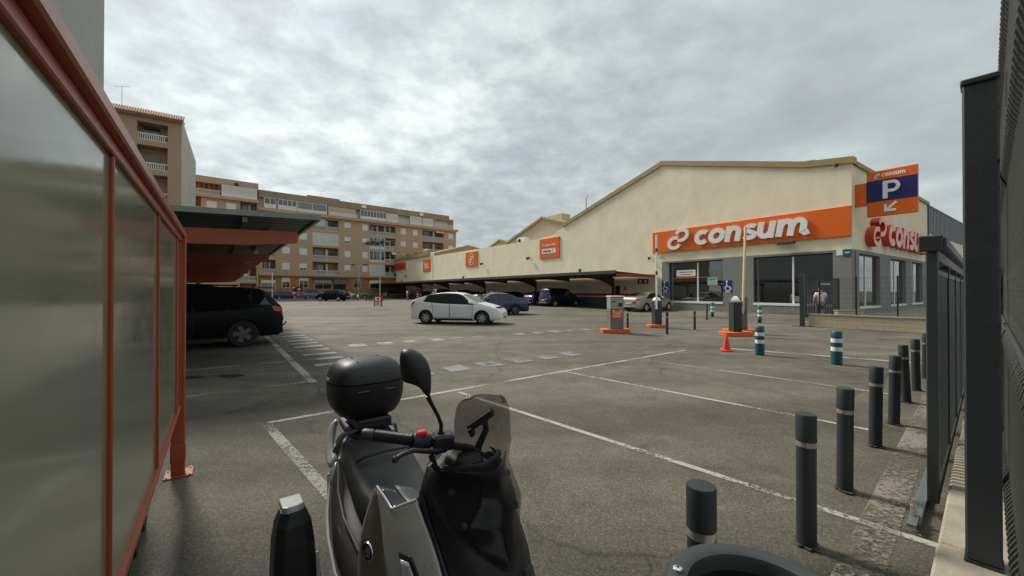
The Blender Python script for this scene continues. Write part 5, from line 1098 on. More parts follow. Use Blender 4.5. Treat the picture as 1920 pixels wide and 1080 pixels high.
for s_ in (-1, 1): b = MB(); b.tube([(.2, .62 * s_, 1.665), (.1, .62 * s_, 1.70), (1.6, .64 * s_, 1.715), (1.75, .64 * s_, 1.66)], .016, 6); b.build('roof_rail', BLACKG, sv)
make_car('hatch', 'parked_car', 'red hatchback peeking out behind the black car in the carport', RD, (-9.35, 14.05), (-.807, -.591), group='cars under the left carport')
make_car('van', 'parked_car', 'white roofed van deeper in the carport behind the red hatchback', WHITEV, (-12.0, 15.2), (-.807, -.591), group='cars under the left carport', detail=False)
make_car('sedan', 'parked_car', 'silver sedan parked at the near end of the long canopy', SV, (9.40, 29.9), V, group='cars under the long canopy', rims='five')
def stall(k, d=0.0): return (3.7 + U[0] * 2.7 * k + V[0] * d, 39.1 + U[1] * 2.7 * k + V[1] * d)
CG = 'cars under the long canopy'
make_car('van', 'parked_car', 'dark blue van parked under the canopy left of the silver sedan', DB, stall(0), V, group=CG)
make_car('hatch', 'parked_car', 'navy hatchback parked next to the dark blue van', NB, stall(1), V, group=CG)
make_car('hatch', 'parked_car', 'maroon hatchback under the canopy right of two white cars', MR, stall(2.9), V, group=CG, detail=False)
make_car('hatch', 'parked_car', 'white hatchback under the canopy beside the maroon hatchback', WH, stall(4, -.2), V, group=CG, detail=False)
make_car('sedan', 'parked_car', 'pale silver sedan under the canopy above the white car roof', SV, stall(5), V, group=CG, detail=False)
make_car('hatch', 'parked_car', 'black hatchback under the canopy behind the white liftback', BK, stall(6.2), V, group=CG, detail=False)
make_car('suv', 'parked_car', 'black tall car under the canopy left of the black hatchback', BK, stall(7.3), V, group=CG, detail=False)
make_car('sedan', 'parked_car', 'dark grey sedan under the canopy right of the bright silver van', GY, stall(8.6), V, group=CG, detail=False)
make_car('van', 'parked_car', 'bright silver van under the canopy near its far end', SV, stall(9.8), V, group=CG, detail=False)
make_car('hatch', 'parked_car', 'dark red car with raised tailgate at the far end of the canopy', MR, stall(12.0, -.2), V, group=CG, open_tail=True)
make_car('sedan', 'moving_car', 'dark blue sedan behind the white liftback on the open lot', NB, (-.03, 26.4), (-.95, -.30), rims='ten')
make_car('suv', 'moving_car', 'black car crossing the far side of the lot in profile', BK, (-25.2, 58.6), (-1, .05))
SG = 'cars parked along the far street'
w_ = (.7656, .6433)
for x, m, k, l_ in ((3.6, NB, 'hatch', 'dark blue hatchback on the far street, leftmost of the parked row'), (8.2, GY, 'van', 'grey van on the far street behind the red no entry sign'), (13.9, WHITEV, 'hatch', 'white hatchback on the far street beyond the crossing black car'), (18.6, GY, 'sedan', 'grey sedan on the far street left of the tall lamp mast'), (23.6, SV, 'hatch', 'silver hatchback on the far street right of the tall lamp mast')):
    p = aw(x - 1.3, -5.2); make_car(k, 'street_car', l_, m, p, w_, group=SG, detail=False)
# rubbish container by the left end of the street
s = thing('waste_container', 'grey waste container beside the far dark blue car', 'container', aw(.2, -8.5), RZA); bx('body', mat('container_grey', lin((70, 74, 82)), .6), s, -.8, .8, -.5, .5, .15, 1.2, .05); bx('lid', GRAPH, s, -.84, .84, -.54, .54, 1.21, 1.35, .05)
for k in (-.7, .7): b = MB(); b.lathe([(.1, -.03), (.1, .03)], 12, (k, -.4, .1), 'y'); b.build('wheel', RUBBER, s)

# ---------------------------------------------------------------- people
def skin(name, verts, edges, radii, m, parent, root=0, lvl=1):
    me = bpy.data.meshes.new(name); me.from_pydata([Vector(v) for v in verts], edges, []); o = bpy.data.objects.new(name, me); col.objects.link(o)
    o.modifiers.new('skin', 'SKIN'); sub = o.modifiers.new('sub', 'SUBSURF'); sub.levels = lvl; sub.render_levels = lvl
    lay = me.skin_vertices[0].data if me.skin_vertices else None
    if lay is None:
        bmx = bmesh.new(); bmx.from_mesh(me); bmx.verts.layers.skin.verify(); bmx.to_mesh(me); bmx.free(); lay = me.skin_vertices[0].data
    for i, r_ in enumerate(radii):
        lay[i].radius = (r_, r_) if not isinstance(r_, tuple) else r_; lay[i].use_root = (i == root)
    bpy.context.view_layer.update(); me2 = bpy.data.meshes.new_from_object(o.evaluated_get(bpy.context.evaluated_depsgraph_get()))
    bpy.data.objects.remove(o); bpy.data.meshes.remove(me); me2.name = name; me2.materials.clear(); me2.materials.append(m)
    me2.polygons.foreach_set('use_smooth', [True] * len(me2.polygons)); return put(name, me2, parent)
def person(label, pos, heading, shirt, trousers, hairm, skinm, stride=.22, arm_l=(.05, .0), arm_r=(-.05, .0), bag=None):
    """local axes: x to the figure's right, y forward"""
    t = thing('person', label, 'person', (pos[0], pos[1], pos[2] if len(pos) > 2 else 0), math.atan2(heading[1], heading[0]) - math.pi / 2)
    v = []; e = []; r_ = []
    def add(p, rad, par=None): v.append(p); r_.append(rad); (e.append((par, len(v) - 1)) if par is not None else None); return len(v) - 1
    pel = add((0, 0, .93), (.13, .10)); ch = add((0, .01, 1.18), (.14, .105), pel); ub = add((0, .01, 1.36), (.13, .09), ch); nk = add((0, .015, 1.49), .055, ub); hd = add((0, .04, 1.60), .083, nk); hd2 = add((0, .045, 1.69), .078, hd); nose = add((0, .135, 1.60), .014, hd)
    ears = [add((s_ * .088, .03, 1.60), .014, hd) for s_ in (-1, 1)]
    J = {}
    for s_, st, (ay, az) in ((-1, stride, arm_l), (1, -stride, arm_r)):
        hip = add((s_ * .09, 0, .86), .09, pel); kn = add((s_ * .095, st * .55 + .05, .50), .062, hip); an = add((s_ * .10, st - (.08 if st < 0 else 0), .09 + (.05 if st < 0 else 0)), .040, kn); toe = add((s_ * .11, st + .14 - (.05 if st < 0 else 0), .035), .035, an)
        sh_ = add((s_ * .185, 0, 1.40), .062, ub); el = add((s_ * .25, ay * .5 - .03, 1.12 + az * .4), .045, sh_); wr = add((s_ * .26, ay + .06, .90 + az), .030, el); pm = add((s_ * .262, ay + .09, .83 + az), .026, wr)
        for k in range(4): add((s_ * (.245 + .012 * k), ay + .10 + .01 * k, .745 + az + .008 * abs(k - 1)), .009, pm)
        add((s_ * .235, ay + .14, .80 + az), .010, wr); J[s_] = (hip, kn, an, sh_, el, wr)
    skin('body', v, e, r_, skinm, t)
    P_ = lambda i: v[i]
    up = lambda a, b_, k: tuple(a[i] + (b_[i] - a[i]) * k for i in range(3))
    sv_ = [P_(pel), P_(ch), P_(ub), (0, .015, 1.45)]; se = [(0, 1), (1, 2), (2, 3)]; sr = [(.158, .128), (.16, .125), (.15, .11), .075]
    for s_ in (-1, 1): a = len(sv_); sv_ += [P_(J[s_][3]), up(P_(J[s_][3]), P_(J[s_][4]), .75)]; se += [(2, a), (a, a + 1)]; sr += [.078, .066]
    skin('shirt', sv_, se, sr, shirt, t)
    tv = [(0, 0, .94)]; te = []; tr_ = [(.15, .12)]
    for s_ in (-1, 1): a = len(tv); h_, k_, n_ = (P_(J[s_][i]) for i in range(3)); tv += [h_, k_, up(k_, n_, .9)]; te += [(0, a), (a, a + 1), (a + 1, a + 2)]; tr_ += [.105, .078, .062]
    skin('trousers', tv, te, tr_, trousers, t)
    skin('hair', [(0, -.012, 1.56), (0, .0, 1.66), (0, .02, 1.71), (0, .055, 1.735)], [(0, 1), (1, 2), (2, 3)], [.072, .092, .092, .06], hairm, t)
    for s_ in (-1, 1): skin('shoe', [up(P_(J[s_][2]), (P_(J[s_][2])[0], P_(J[s_][2])[1], 0), .4), (P_(J[s_][2])[0], P_(J[s_][2])[1] + .17, .04)], [(0, 1)], [.055, .045], BLACKP, t)
    b2 = MB()
    for s_ in (-1, 1): b2.lathe([(.010, -.004), (.010, .004)], 8, (s_ * .032, .122, 1.625), 'y')
    b2.build('eyes', BLACKP, t)
    return t
SKN = mat('skin', lin((186, 136, 108)), .55, var=.05); HAIR = mat('dark_hair', (.03, .022, .018), .7); TSH = mat('white_shirt_cloth', (.72, .72, .72), .9, var=.05); DKC = mat('dark_cloth', (.03, .032, .038), .9); GRC = mat('grey_cloth', (.22, .22, .23), .9); OLV = mat('olive_cloth', (.10, .10, .08), .9)
person('person in white T-shirt walking behind the low block wall', (15.45, 19.9, .0), (.45, .89), TSH, OLV, HAIR, SKN, .2, (.02, .05), (.32, .18))
person('person in dark clothes with a pale bag walking before the far street', (-22.9, 58.2), (-.8, -.2), DKC, DKC, HAIR, SKN, .25)
s = thing('carrier_bag', 'pale carrier bag held by the person in dark clothes', 'bag', (-22.55, 58.05, .62)); b = MB(); b.prism([(-.16, 0), (.16, 0), (.13, .36), (-.13, .36)], -.06, .06, lambda u, v, w: (u, w, v)); b.build('bag', TSH, s, bevel=.02); b = MB(); b.tube([(-.08, 0, .36), (-.05, 0, .5), (.05, 0, .5), (.08, 0, .36)], .008, 5); b.build('strap', TSH, s)
person('person in pale top standing by the raised tailgate', (-17.0, 64.6), (.8, .5), TSH, GRC, HAIR, SKN, .1)

# ---------------------------------------------------------------- scooter
HB = Vector((.611, -.791)); RZB = math.atan2(HB.y, HB.x); BO_ = Vector((-.16, 1.32))
bk = thing('motor_scooter', 'silver and black motor scooter with black top case and smoked windscreen', 'scooter', (BO_.x, BO_.y, 0), RZB)
def bkc(X, D, z):                                        # world point -> scooter frame
    p = Vector((X, D)) - BO_; return (p.x * HB.x + p.y * HB.y, -p.x * HB.y + p.y * HB.x, z)
def rows(P, n, m_):
    """smooth sheet through a small table of points: n, m_ = samples along and across"""
    A = np.array(P, float); nu, nv = A.shape[:2]; o = []
    fu = [[[pchip(range(nu), A[:, j, c]) for c in range(3)] for j in range(nv)]][0]
    for i in range(n + 1):
        u = (nu - 1) * i / n; col_ = np.array([[fu[j][c](u) for c in range(3)] for j in range(nv)]); g_ = [pchip(range(nv), col_[:, c]) for c in range(3)]
        o.append([tuple(g_[c]((nv - 1) * k / m_) for c in range(3)) for k in range(m_ + 1)])
    return o
def shell(name, P, m, n=16, k=10, th=.006, both=True, parent=None, smooth=35):
    r_ = None
    for s_ in ((1, -1) if both else (1,)):
        b2 = MB(); b2.grid([[(x, y * s_, z) for x, y, z in q] for q in rows(P, n, k)]); o = b2.build(name, m, parent or bk, smooth=smooth); md = o.modifiers.new('thick', 'SOLIDIFY'); md.thickness = th; md.offset = 0
        r_ = o
    return r_
def loft(name, secs, m, n=24, e=2.6, parent=None, smooth=50):
    """closed body through sections (a, half width, z bottom, z top)"""
    S_ = np.array(secs, float); f = [pchip(S_[:, 0], S_[:, c]) for c in (1, 2, 3)]; g_ = []
    for i in range(n + 1):
        a = S_[0, 0] + (S_[-1, 0] - S_[0, 0]) * i / n; w, z0, z1 = f[0](a), f[1](a), f[2](a); row = []
        for k in range(29):
            t_ = 2 * math.pi * k / 28; c_, s_ = math.cos(t_), math.sin(t_); row.append((a, w * abs(c_) ** (2 / e) * math.copysign(1, c_), (z0 + z1) / 2 + (z1 - z0) / 2 * abs(s_) ** (2 / e) * math.copysign(1, s_)))
        g_.append(row)
    b2 = MB(); b2.grid(g_)
    for q in (g_[0], g_[-1]): b2.add(q[:-1], [tuple(range(28))])
    return b2.build(name, m, parent or bk, smooth=smooth, weld=True)
# wheels, legs
def scoot_wheel(a, w):
    b2 = MB(); R_ = .285; b2.lathe([(R_ * .62, -w * .7), (R_ * .85, -w), (R_ * .97, -w * .7), (R_, 0), (R_ * .97, w * .7), (R_ * .85, w), (R_ * .62, w * .7)], 40, axis='y', caps=False); o = b2.build('wheel', RUBBER, bk, loc=(a, 0, R_), smooth=50)
    b2 = MB(); b2.lathe([(R_ * .6, -w * .6), (R_ * .66, -w * .75), (R_ * .66, w * .75), (R_ * .6, w * .6)], 32, axis='y', caps=False); b2.lathe([(.05, -w), (.05, w)], 14, axis='y')
    for k in range(5):
        t_ = 2 * math.pi * k / 5; b2.beam((.03 * math.cos(t_), 0, .03 * math.sin(t_)), (R_ * .62 * math.cos(t_), 0, R_ * .62 * math.sin(t_)), .05, .035, (0, 1, 0))
    b2.build('rim', ALLOYD, o, smooth=40)
    b2 = MB(); b2.lathe([(.06, -.075), (.12, -.075), (.12, -.07), (.06, -.07)], 28, axis='y', caps=False); b2.build('brake_disc', STEEL, o)
scoot_wheel(.42, .055); scoot_wheel(-1.02, .065)
for s_ in (-1, 1): b = MB(); b.tube([(.42, .085 * s_, .285), (.22, .085 * s_, .72)], .022, 10); b.build('fork', GRAPH, bk, smooth=50)
b = MB(); g_ = []
for k in range(15):
    t_ = R(20 + 130 * k / 14); g_.append([(.42 + (.305) * math.cos(t_), y, .285 + (.305 - .03 * (abs(y) / .07) ** 2) * math.sin(t_)) for y in (-.07, -.04, 0, .04, .07)])
b.grid(g_); o = b.build('mudguard', BLACKP, bk, smooth=60); md = o.modifiers.new('thick', 'SOLIDIFY'); md.thickness = .004
loft('engine', [(-1.05, .07, .24, .36), (-.7, .13, .2, .46), (-.35, .14, .2, .42), (-.15, .10, .25, .36)], GRAPH)
loft('floor_body', [(-.55, .17, .24, .40), (-.3, .19, .22, .42), (.0, .18, .22, .42), (.18, .12, .3, .5)], BLACKP)
# tail body and seat
loft('rear_cowl', [(-1.34, .05, .60, .70), (-1.18, .12, .50, .77), (-.98, .175, .42, .755), (-.78, .235, .36, .64), (-.56, .262, .32, .56), (-.36, .235, .30, .50), (-.22, .13, .32, .48)], COWL, 28, 3.0)
SEC = [(-1.0, .115, .70, .80), (-.93, .142, .66, .825), (-.82, .156, .62, .80), (-.72, .162, .58, .755), (-.62, .160, .54, .715), (-.48, .148, .50, .70), (-.35, .12, .50, .69), (-.26, .095, .48, .67), (-.20, .06, .48, .64)]
loft('seat', SEC, SEAT, 34, 3.2)
b = MB(); b.tube([(-.735, -.13, .765), (-.72, -.10, .785), (-.715, 0, .792), (-.72, .10, .785), (-.735, .13, .765)], .006, 6); b.build('seat_seam', BLACKP, bk, smooth=50)
loft('tunnel', [(-.30, .09, .38, .60), (-.12, .085, .38, .64), (.02, .07, .42, .72), (.10, .05, .5, .8)], BLACKP)
# side trims of the tail
for s_ in (-1, 1):
    def ss(pts): return [(a, y * -s_, z) for a, y, z in pts]
    b = MB(); g_ = [ss(q) for q in ([(-1.16, -.105, .845), (-1.16, -.135, .825)], [(-1.12, -.128, .80), (-1.12, -.165, .775)], [(-1.04, -.150, .735), (-1.04, -.185, .70)], [(-.97, -.155, .705), (-.97, -.188, .675)])]; b.grid(rows(g_, 12, 3)); o = b.build('grab_rail', SILVB, bk, smooth=50); md = o.modifiers.new('thick', 'SOLIDIFY'); md.thickness = .028; md.offset = 0
    b = MB(); g_ = [ss(q) for q in ([(-.955, -.158, .70), (-.955, -.190, .665)], [(-.91, -.172, .65), (-.92, -.196, .61)])]; b.grid(rows(g_, 4, 3)); o = b.build('trim_plate', SILVB, bk, smooth=50); md = o.modifiers.new('thick', 'SOLIDIFY'); md.thickness = .012; md.offset = 0
    b = MB(); b.tube(ss([(-.93, -.196, .62), (-.88, -.214, .575), (-.80, -.238, .53), (-.70, -.256, .485), (-.54, -.268, .43), (-.38, -.248, .37)]), [.004, .007, .008, .008, .007, .005], 8); b.build('trim_line', SILVB, bk, smooth=60)
    b = MB(); b.tube(ss([(-.90, -.165, .715), (-.78, -.196, .635), (-.64, -.21, .585), (-.46, -.20, .53), (-.33, -.17, .49)]), .006, 8); b.build('trim_line', TITAN, bk, smooth=60)
    b = MB(); b.tube(ss([(-.62, -.22, .30), (-.66, -.30, .29)]), .016, 8); b.build('foot_peg', STEEL, bk, smooth=50)
b = MB(); b.tube([(-.99, -.165, .74), (-.93, -.13, .835), (-.90, -.07, .856), (-.89, 0, .86), (-.90, .07, .856), (-.93, .13, .835), (-.99, .165, .74)], .009, 8); b.build('grab_bar', GREYM, bk, smooth=60)
loft('rear_light', [(-1.38, .04, .60, .65), (-1.35, .055, .60, .66), (-1.31, .055, .6, .67)], TAILL, 6)
bx('number_plate', PLATE, bk, -1.455, -1.45, -.09, .09, .30, .44); b = MB(); b.beam((-1.30, 0, .6), (-1.44, 0, .36), .09, .015); b.build('plate_holder', BLACKP, bk)
# top case
def case_part(name, zs_, m):
    g_ = []
    for z, hl, hw, ca in zs_:
        row = []
        for k in range(41):
            t_ = 2 * math.pi * k / 40; c_, s_ = math.cos(t_), math.sin(t_); ex = 2 / 3.0; row.append((ca + hl * abs(c_) ** ex * math.copysign(1, c_), hw * abs(s_) ** ex * math.copysign(1, s_), z))
        g_.append(row)
    b2 = MB(); b2.grid(g_)
    for q in (g_[0], g_[-1]): b2.add(q[:-1], [tuple(range(40))])
    return b2.build(name, m, bk, smooth=42, weld=True)
TC = -1.02
case_part('top_case', [(.905, .105, .120, TC + .01), (.918, .125, .143, TC + .01), (.955, .150, .170, TC), (1.0, .164, .182, TC), (1.06, .168, .185, TC), (1.082, .167, .184, TC)], BLACKP)
lid = case_part('lid', [(1.088, .169, .186, TC), (1.10, .167, .184, TC), (1.13, .157, .176, TC), (1.162, .135, .158, TC), (1.183, .104, .130, TC), (1.194, .066, .088, TC), (1.197, .026, .044, TC)], BLACKP)
b = MB(); b.tube([(TC - .158, -.062, 1.125), (TC - .09, -.066, 1.184), (TC, -.068, 1.1955), (TC + .09, -.066, 1.184), (TC + .158, -.062, 1.125)], .0045, 6); b.build('lid_groove', BLACKG, lid, smooth=50)
b = MB(); b.tube([(TC - .158, .062, 1.125), (TC - .09, .066, 1.184), (TC, .068, 1.1955), (TC + .09, .066, 1.184), (TC + .158, .062, 1.125)], .0045, 6); b.build('lid_groove', BLACKG, lid, smooth=50)
bx('case_handle', BLACKG, bk, TC + .160, TC + .174, -.09, -.03, 1.045, 1.055, .004); bx('case_handle', BLACKG, bk, TC + .160, TC + .174, .04, .10, 1.045, 1.055, .004)
bx('case_plate', BLACKP, bk, TC - .12, TC + .16, -.085, .085, .86, .907, .006); loft('rack', [(-1.2, .09, .80, .85), (-1.0, .105, .79, .852), (-.88, .09, .80, .85)], BLACKP, 10)
b = fit_text('SHAD', -.028, .028, -.009, .009, .003, .02, .2); place(b, lambda u, v, w: (TC - .01 + u, -.185 - w, 1.10 + v)); b.build('lettering', mat('pale_print', (.5, .5, .5), .5), lid)
# fairing panels (right side written, left side mirrored)
side = [[(-.225, -.222, .860), (-.207, -.226, .880), (-.190, -.222, .892)], [(-.265, -.236, .760), (-.20, -.236, .785), (-.135, -.224, .808)], [(-.300, -.244, .668), (-.20, -.242, .69), (-.105, -.225, .718)], [(-.315, -.244, .555), (-.185, -.242, .59), (-.06, -.224, .64)], [(-.30, -.235, .40), (-.16, -.230, .42), (-.0, -.215, .48)], [(-.25, -.21, .30), (-.12, -.208, .31), (.03, -.19, .36)]]
shell('side_fairing', side, TITAN, 20, 8, .007)
front = [[(-.188, -.222, .893), (-.13, -.216, .877), (-.082, -.212, .862), (-.04, -.192, .885), (.0, -.165, .908)], [(-.133, -.224, .806), (-.08, -.216, .825), (-.035, -.205, .83), (.01, -.185, .845), (.045, -.158, .857)], [(-.103, -.225, .716), (-.04, -.218, .745), (.005, -.205, .76), (.05, -.182, .785), (.095, -.153, .805)], [(-.058, -.224, .638), (-.0, -.216, .66), (.04, -.203, .68), (.10, -.178, .70), (.148, -.150, .735)], [(.0, -.216, .478), (.06, -.205, .50), (.11, -.19, .53), (.165, -.165, .56), (.21, -.14, .60)], [(.03, -.19, .36), (.10, -.18, .40), (.16, -.165, .44), (.21, -.145, .48), (.25, -.12, .52)]]
shell('front_fairing', front, SILV, 24, 14, .007)
for s_ in (1, -1):
    b = MB(); b.tube([(-.190, -.2225 * s_, .895), (-.13, -.217 * s_, .880), (-.088, -.213 * s_, .865), (-.075, -.211 * s_, .866), (-.04, -.193 * s_, .888), (.0, -.166 * s_, .911)], .0045, 8); b.build('edge_trim', SILVB, bk, smooth=60)
    # black top insert behind the V edge
    b = MB(); b.grid(rows([[(q[0], q[1] * s_, q[2]) for q in row] for row in ([(-.19, -.214, .890), (-.085, -.203, .858), (.0, -.158, .905)], [(-.15, -.175, .880), (-.075, -.165, .862), (.0, -.125, .93)])], 6, 10)); o = b.build('top_insert', BLACKG, bk, smooth=40); md = o.modifiers.new('thick', 'SOLIDIFY'); md.thickness = .008; md.offset = 0
    b = MB(); b.grid(rows([[(q[0], q[1] * s_, q[2]) for q in row] for row in ([(-.17, -.170, .890), (-.08, -.160, .866), (.0, -.12, .93)], [(-.17, -.09, .84), (-.08, -.09, .84), (.0, -.07, .95)], [(-.14, -.08, .70), (-.05, -.08, .72), (.02, -.06, .85)], [(-.12, -.08, .50), (-.02, -.08, .52), (.05, -.06, .62)])], 10, 8)); o = b.build('leg_shield', mat('slate_inner_panel', (.055, .06, .06), .45, bump=.1, bscale=300), bk, smooth=40); md = o.modifiers.new('thick', 'SOLIDIFY'); md.thickness = .006; md.offset = 0
    # daytime light
    b = MB(); b.grid(rows([[(q[0], q[1] * s_, q[2]) for q in row] for row in ([(-.020, -.2115, .762), (.036, -.1965, .768)], [(.012, -.2125, .700), (.075, -.1865, .720)], [(.05, -.205, .61), (.10, -.182, .64)])], 8, 4)); o = b.build('light_frame', BLACKG, bk, smooth=40); md = o.modifiers.new('thick', 'SOLIDIFY'); md.thickness = .010; md.offset = 0
    b = MB(); b.grid(rows([[(q[0], q[1] * s_, q[2]) for q in row] for row in ([(-.005, -.2145, .748), (.030, -.2045, .752)], [(.022, -.2155, .697), (.063, -.1975, .708)], [(.055, -.21, .62), (.09, -.193, .64)])], 8, 4)); o2 = b.build('daytime_light', LENS, o, smooth=40); md = o2.modifiers.new('thick', 'SOLIDIFY'); md.thickness = .006; md.offset = 0
    # round badge
    bd = MB(); bd.lathe([(.027, 0), (.031, .003), (.030, .006), (.027, .007)], 32, caps=False); rot = (R(88) * s_, 0, R(14) * s_)
    o = bd.build('badge_ring', CHROME, bk, loc=(-.200, -.2455 * s_, .683), rot=rot, smooth=50); bd = MB(); bd.lathe([(.0275, .001), (.0275, .004), (0, .0045)], 32); bd.build('badge_disc', BLACKG, o, smooth=50)
    for q in ([(-.012, .002), (-.004, .014), (.000, .006), (.006, .016), (.012, .006)], [(-.014, -.008), (-.004, .004), (.002, -.004), (.008, .004), (.013, -.006)], [(-.008, -.016), (0, -.009), (.008, -.016)]):
        r_ = ribbon(q, .0035, .0046, .006); r_.build('badge_mark', STEEL, o)
    bx('badge_bolt', STEEL, o, -.004, .004, -.004, .004, .0046, .0062)
# nose and cowl behind the screen
cow = [[(-.02, -.118, 1.00), (.07, -.085, 1.015), (.115, 0, 1.02)], [(.005, -.150, .955), (.09, -.10, .96), (.15, 0, .965)], [(.005, -.160, .905), (.115, -.110, .90), (.175, 0, .90)], [(.055, -.153, .85), (.145, -.105, .84), (.205, 0, .84)], [(.10, -.147, .80), (.175, -.10, .79), (.235, 0, .785)], [(.155, -.143, .735), (.215, -.085, .72), (.27, 0, .715)], [(.21, -.132, .60), (.27, -.08, .6), (.33, 0, .6)], [(.25, -.115, .52), (.31, -.07, .5), (.36, 0, .49)]]
b = MB(); g_ = rows(cow, 28, 8); b.grid([q + [(x, -y, z) for x, y, z in q[:-1][::-1]] for q in g_]); o = b.build('nose_cowl', BLACKP, bk, smooth=40); md = o.modifiers.new('thick', 'SOLIDIFY'); md.thickness = .006; md.offset = 0
b = MB(); b.tube([(.012, -.158, .94), (.06, -.157, .87), (.105, -.15, .81), (.16, -.146, .745), (.22, -.132, .61)], .006, 6); b.build('cowl_edge', BLACKG, bk, smooth=50)
sc_rows = [(1.242, .140, -.060, .183), (1.239, .127, -.080, .183), (1.225, .120, -.093, .183), (1.19, .117, -.100, .182), (1.10, .117, -.106, .182), (1.05, .088, -.124, .184), (.97, .045, -.152, .192), (.89, .118, -.142, .214), (.84, .165, -.102, .231), (.80, .212, -.060, .246), (.765, .250, -.014, .259)]
g_ = []
A_ = np.array(sc_rows); fz = [pchip(range(len(A_)), A_[:, c]) for c in range(4)]
for i in range(61):
    u = (len(A_) - 1) * i / 60; z, ea, eb, ca = (fz[c](u) for c in range(4)); g_.append([(ca + (ea - ca) * abs(t_) ** 1.35, -eb * t_ * 1.0, z - (.030 * abs(t_) ** 3 + .016 * t_) * min(1, max(0, (z - 1.0) / .2))) for t_ in [k / 10 - 1 for k in range(21)]])
b = MB(); b.grid(g_); o = b.build('windscreen', SCREEN, bk, smooth=60); md = o.modifiers.new('thick', 'SOLIDIFY'); md.thickness = .003; md.offset = 1
b = MB(); b.grid([[(x - .012, y * .97, z) for x, y, z in q[1:-1]] for q in g_[33:58]]); o = b.build('screen_backing', BLACKG, bk, smooth=60); md = o.modifiers.new('thick', 'SOLIDIFY'); md.thickness = .005; md.offset = 0
def on_screen(z, t_):
    i = min(range(61), key=lambda k: abs(g_[k][10][2] - z)); return g_[i][int(round(10 + 10 * t_))]
for (z, t_) in ((.955, -.7), (.885, -.7), (.955, .7), (.885, .7)):
    a, y, z = on_screen(z, -t_); a -= .024; b = MB(); b.lathe([(0, .003), (.007, .003), (.0115, .0), (.012, -.008)], 16, axis='x'); b.build('screen_bolt', BLACKP, bk, loc=(a + .026, y, z), rot=(0, R(-18), R(-38 if y < 0 else 38)), smooth=40)
# dashboard and bars
loft('dashboard', [(-.04, .09, .88, .94), (.03, .11, .87, .965), (.10, .085, .88, .96)], BLACKP, 10)
bx('dash_face', GREYM, bk, .0, .05, .0, .08, .96, .985, .01)
bar = thing('x', 'x', 'x'); bpy.data.objects.remove(bar)
b = MB(); b.tube([(-.02, -.17, 1.087), (-.002, -.12, 1.072), (0, -.05, 1.05), (0, .03, 1.02), (-.01, .08, .98), (-.03, .12, .955)], .012, 10); hbr = b.build('handlebar', BLACKP, bk, smooth=60)
loft('bar_cover', [(-.06, .03, .97, 1.0), (-.02, .06, .94, 1.02), (.03, .055, .94, 1.015), (.06, .035, .95, 1.0)], BLACKP, 10, 3)
def grip(p, q):
    p = Vector(p); q = Vector(q); b2 = MB(); n = 26; pts = []; rs = []
    for k in range(n * 2 + 1):
        t_ = k / (2 * n); pts.append(p.lerp(q, t_)); rs.append(.0172 + (.0012 if k % 2 else 0) + (.005 if k in (0, 1, 2) else 0))
    b2.tube(pts, rs, 16); o = b2.build('grip', BLACKP, bk, smooth=30); d = (q - p).normalized(); b2 = MB(); b2.tube([q + d * .002, q + d * .006, q + d * .034, q + d * .04], [.014, .018, .017, .012], 16); b2.build('bar_weight', GRAPH, o, smooth=40); return o
grip((-.022, -.172, 1.088), (-.075, -.268, 1.108)); grip((-.03, .12, .955), (-.10, .20, .925))
b = MB(); d0 = Vector((-.022, -.172, 1.088)); d1 = Vector((.0, -.118, 1.072)); b.tube([d0, d0.lerp(d1, .1), d0.lerp(d1, .9), d1], [.020, .026, .026, .021], 14); sw_ = b.build('switch_housing', BLACKP, bk, smooth=40)
b = MB(); b.cbox(-.014, .014, -.020, .012, 0, .016, .004); b.build('kill_switch', REDP, sw_, loc=(-.006, -.142, 1.100), rot=(R(6), 0, R(-25)))
b = MB(); b.cbox(-.03, .03, -.035, .03, -.02, .028, .008); b.build('brake_reservoir', BLACKP, bk, loc=(.02, -.085, 1.075), rot=(0, 0, R(-20)))
b = MB(); b.tube([(.03, -.085, 1.055), (.047, -.12, 1.062), (.056, -.17, 1.078), (.060, -.205, 1.090), (.058, -.235, 1.086), (.056, -.252, 1.078)], [.010, .009, .007, .007, .006, .007], 10); lv_ = b.build('brake_lever', BLACKP, bk, smooth=60); b = MB(); b.lathe([(0, -.010), (.007, -.008), (.010, 0), (.007, .008), (0, .010)], 12, (.056, -.256, 1.076)); b.build('lever_ball', BLACKP, lv_, smooth=60)
b = MB(); b.tube([(.04, -.11, 1.05), (.05, -.15, 1.03), (.03, -.12, 1.01), (.02, -.07, .99)], .007, 8); b.build('brake_hose', STEEL, bk, smooth=60); b = MB(); b.tube([(.045, -.14, 1.055), (.05, -.13, 1.02), (.02, -.10, .985), (.0, -.05, .96)], .009, 8); b.build('cable', BLACKP, bk, smooth=60)
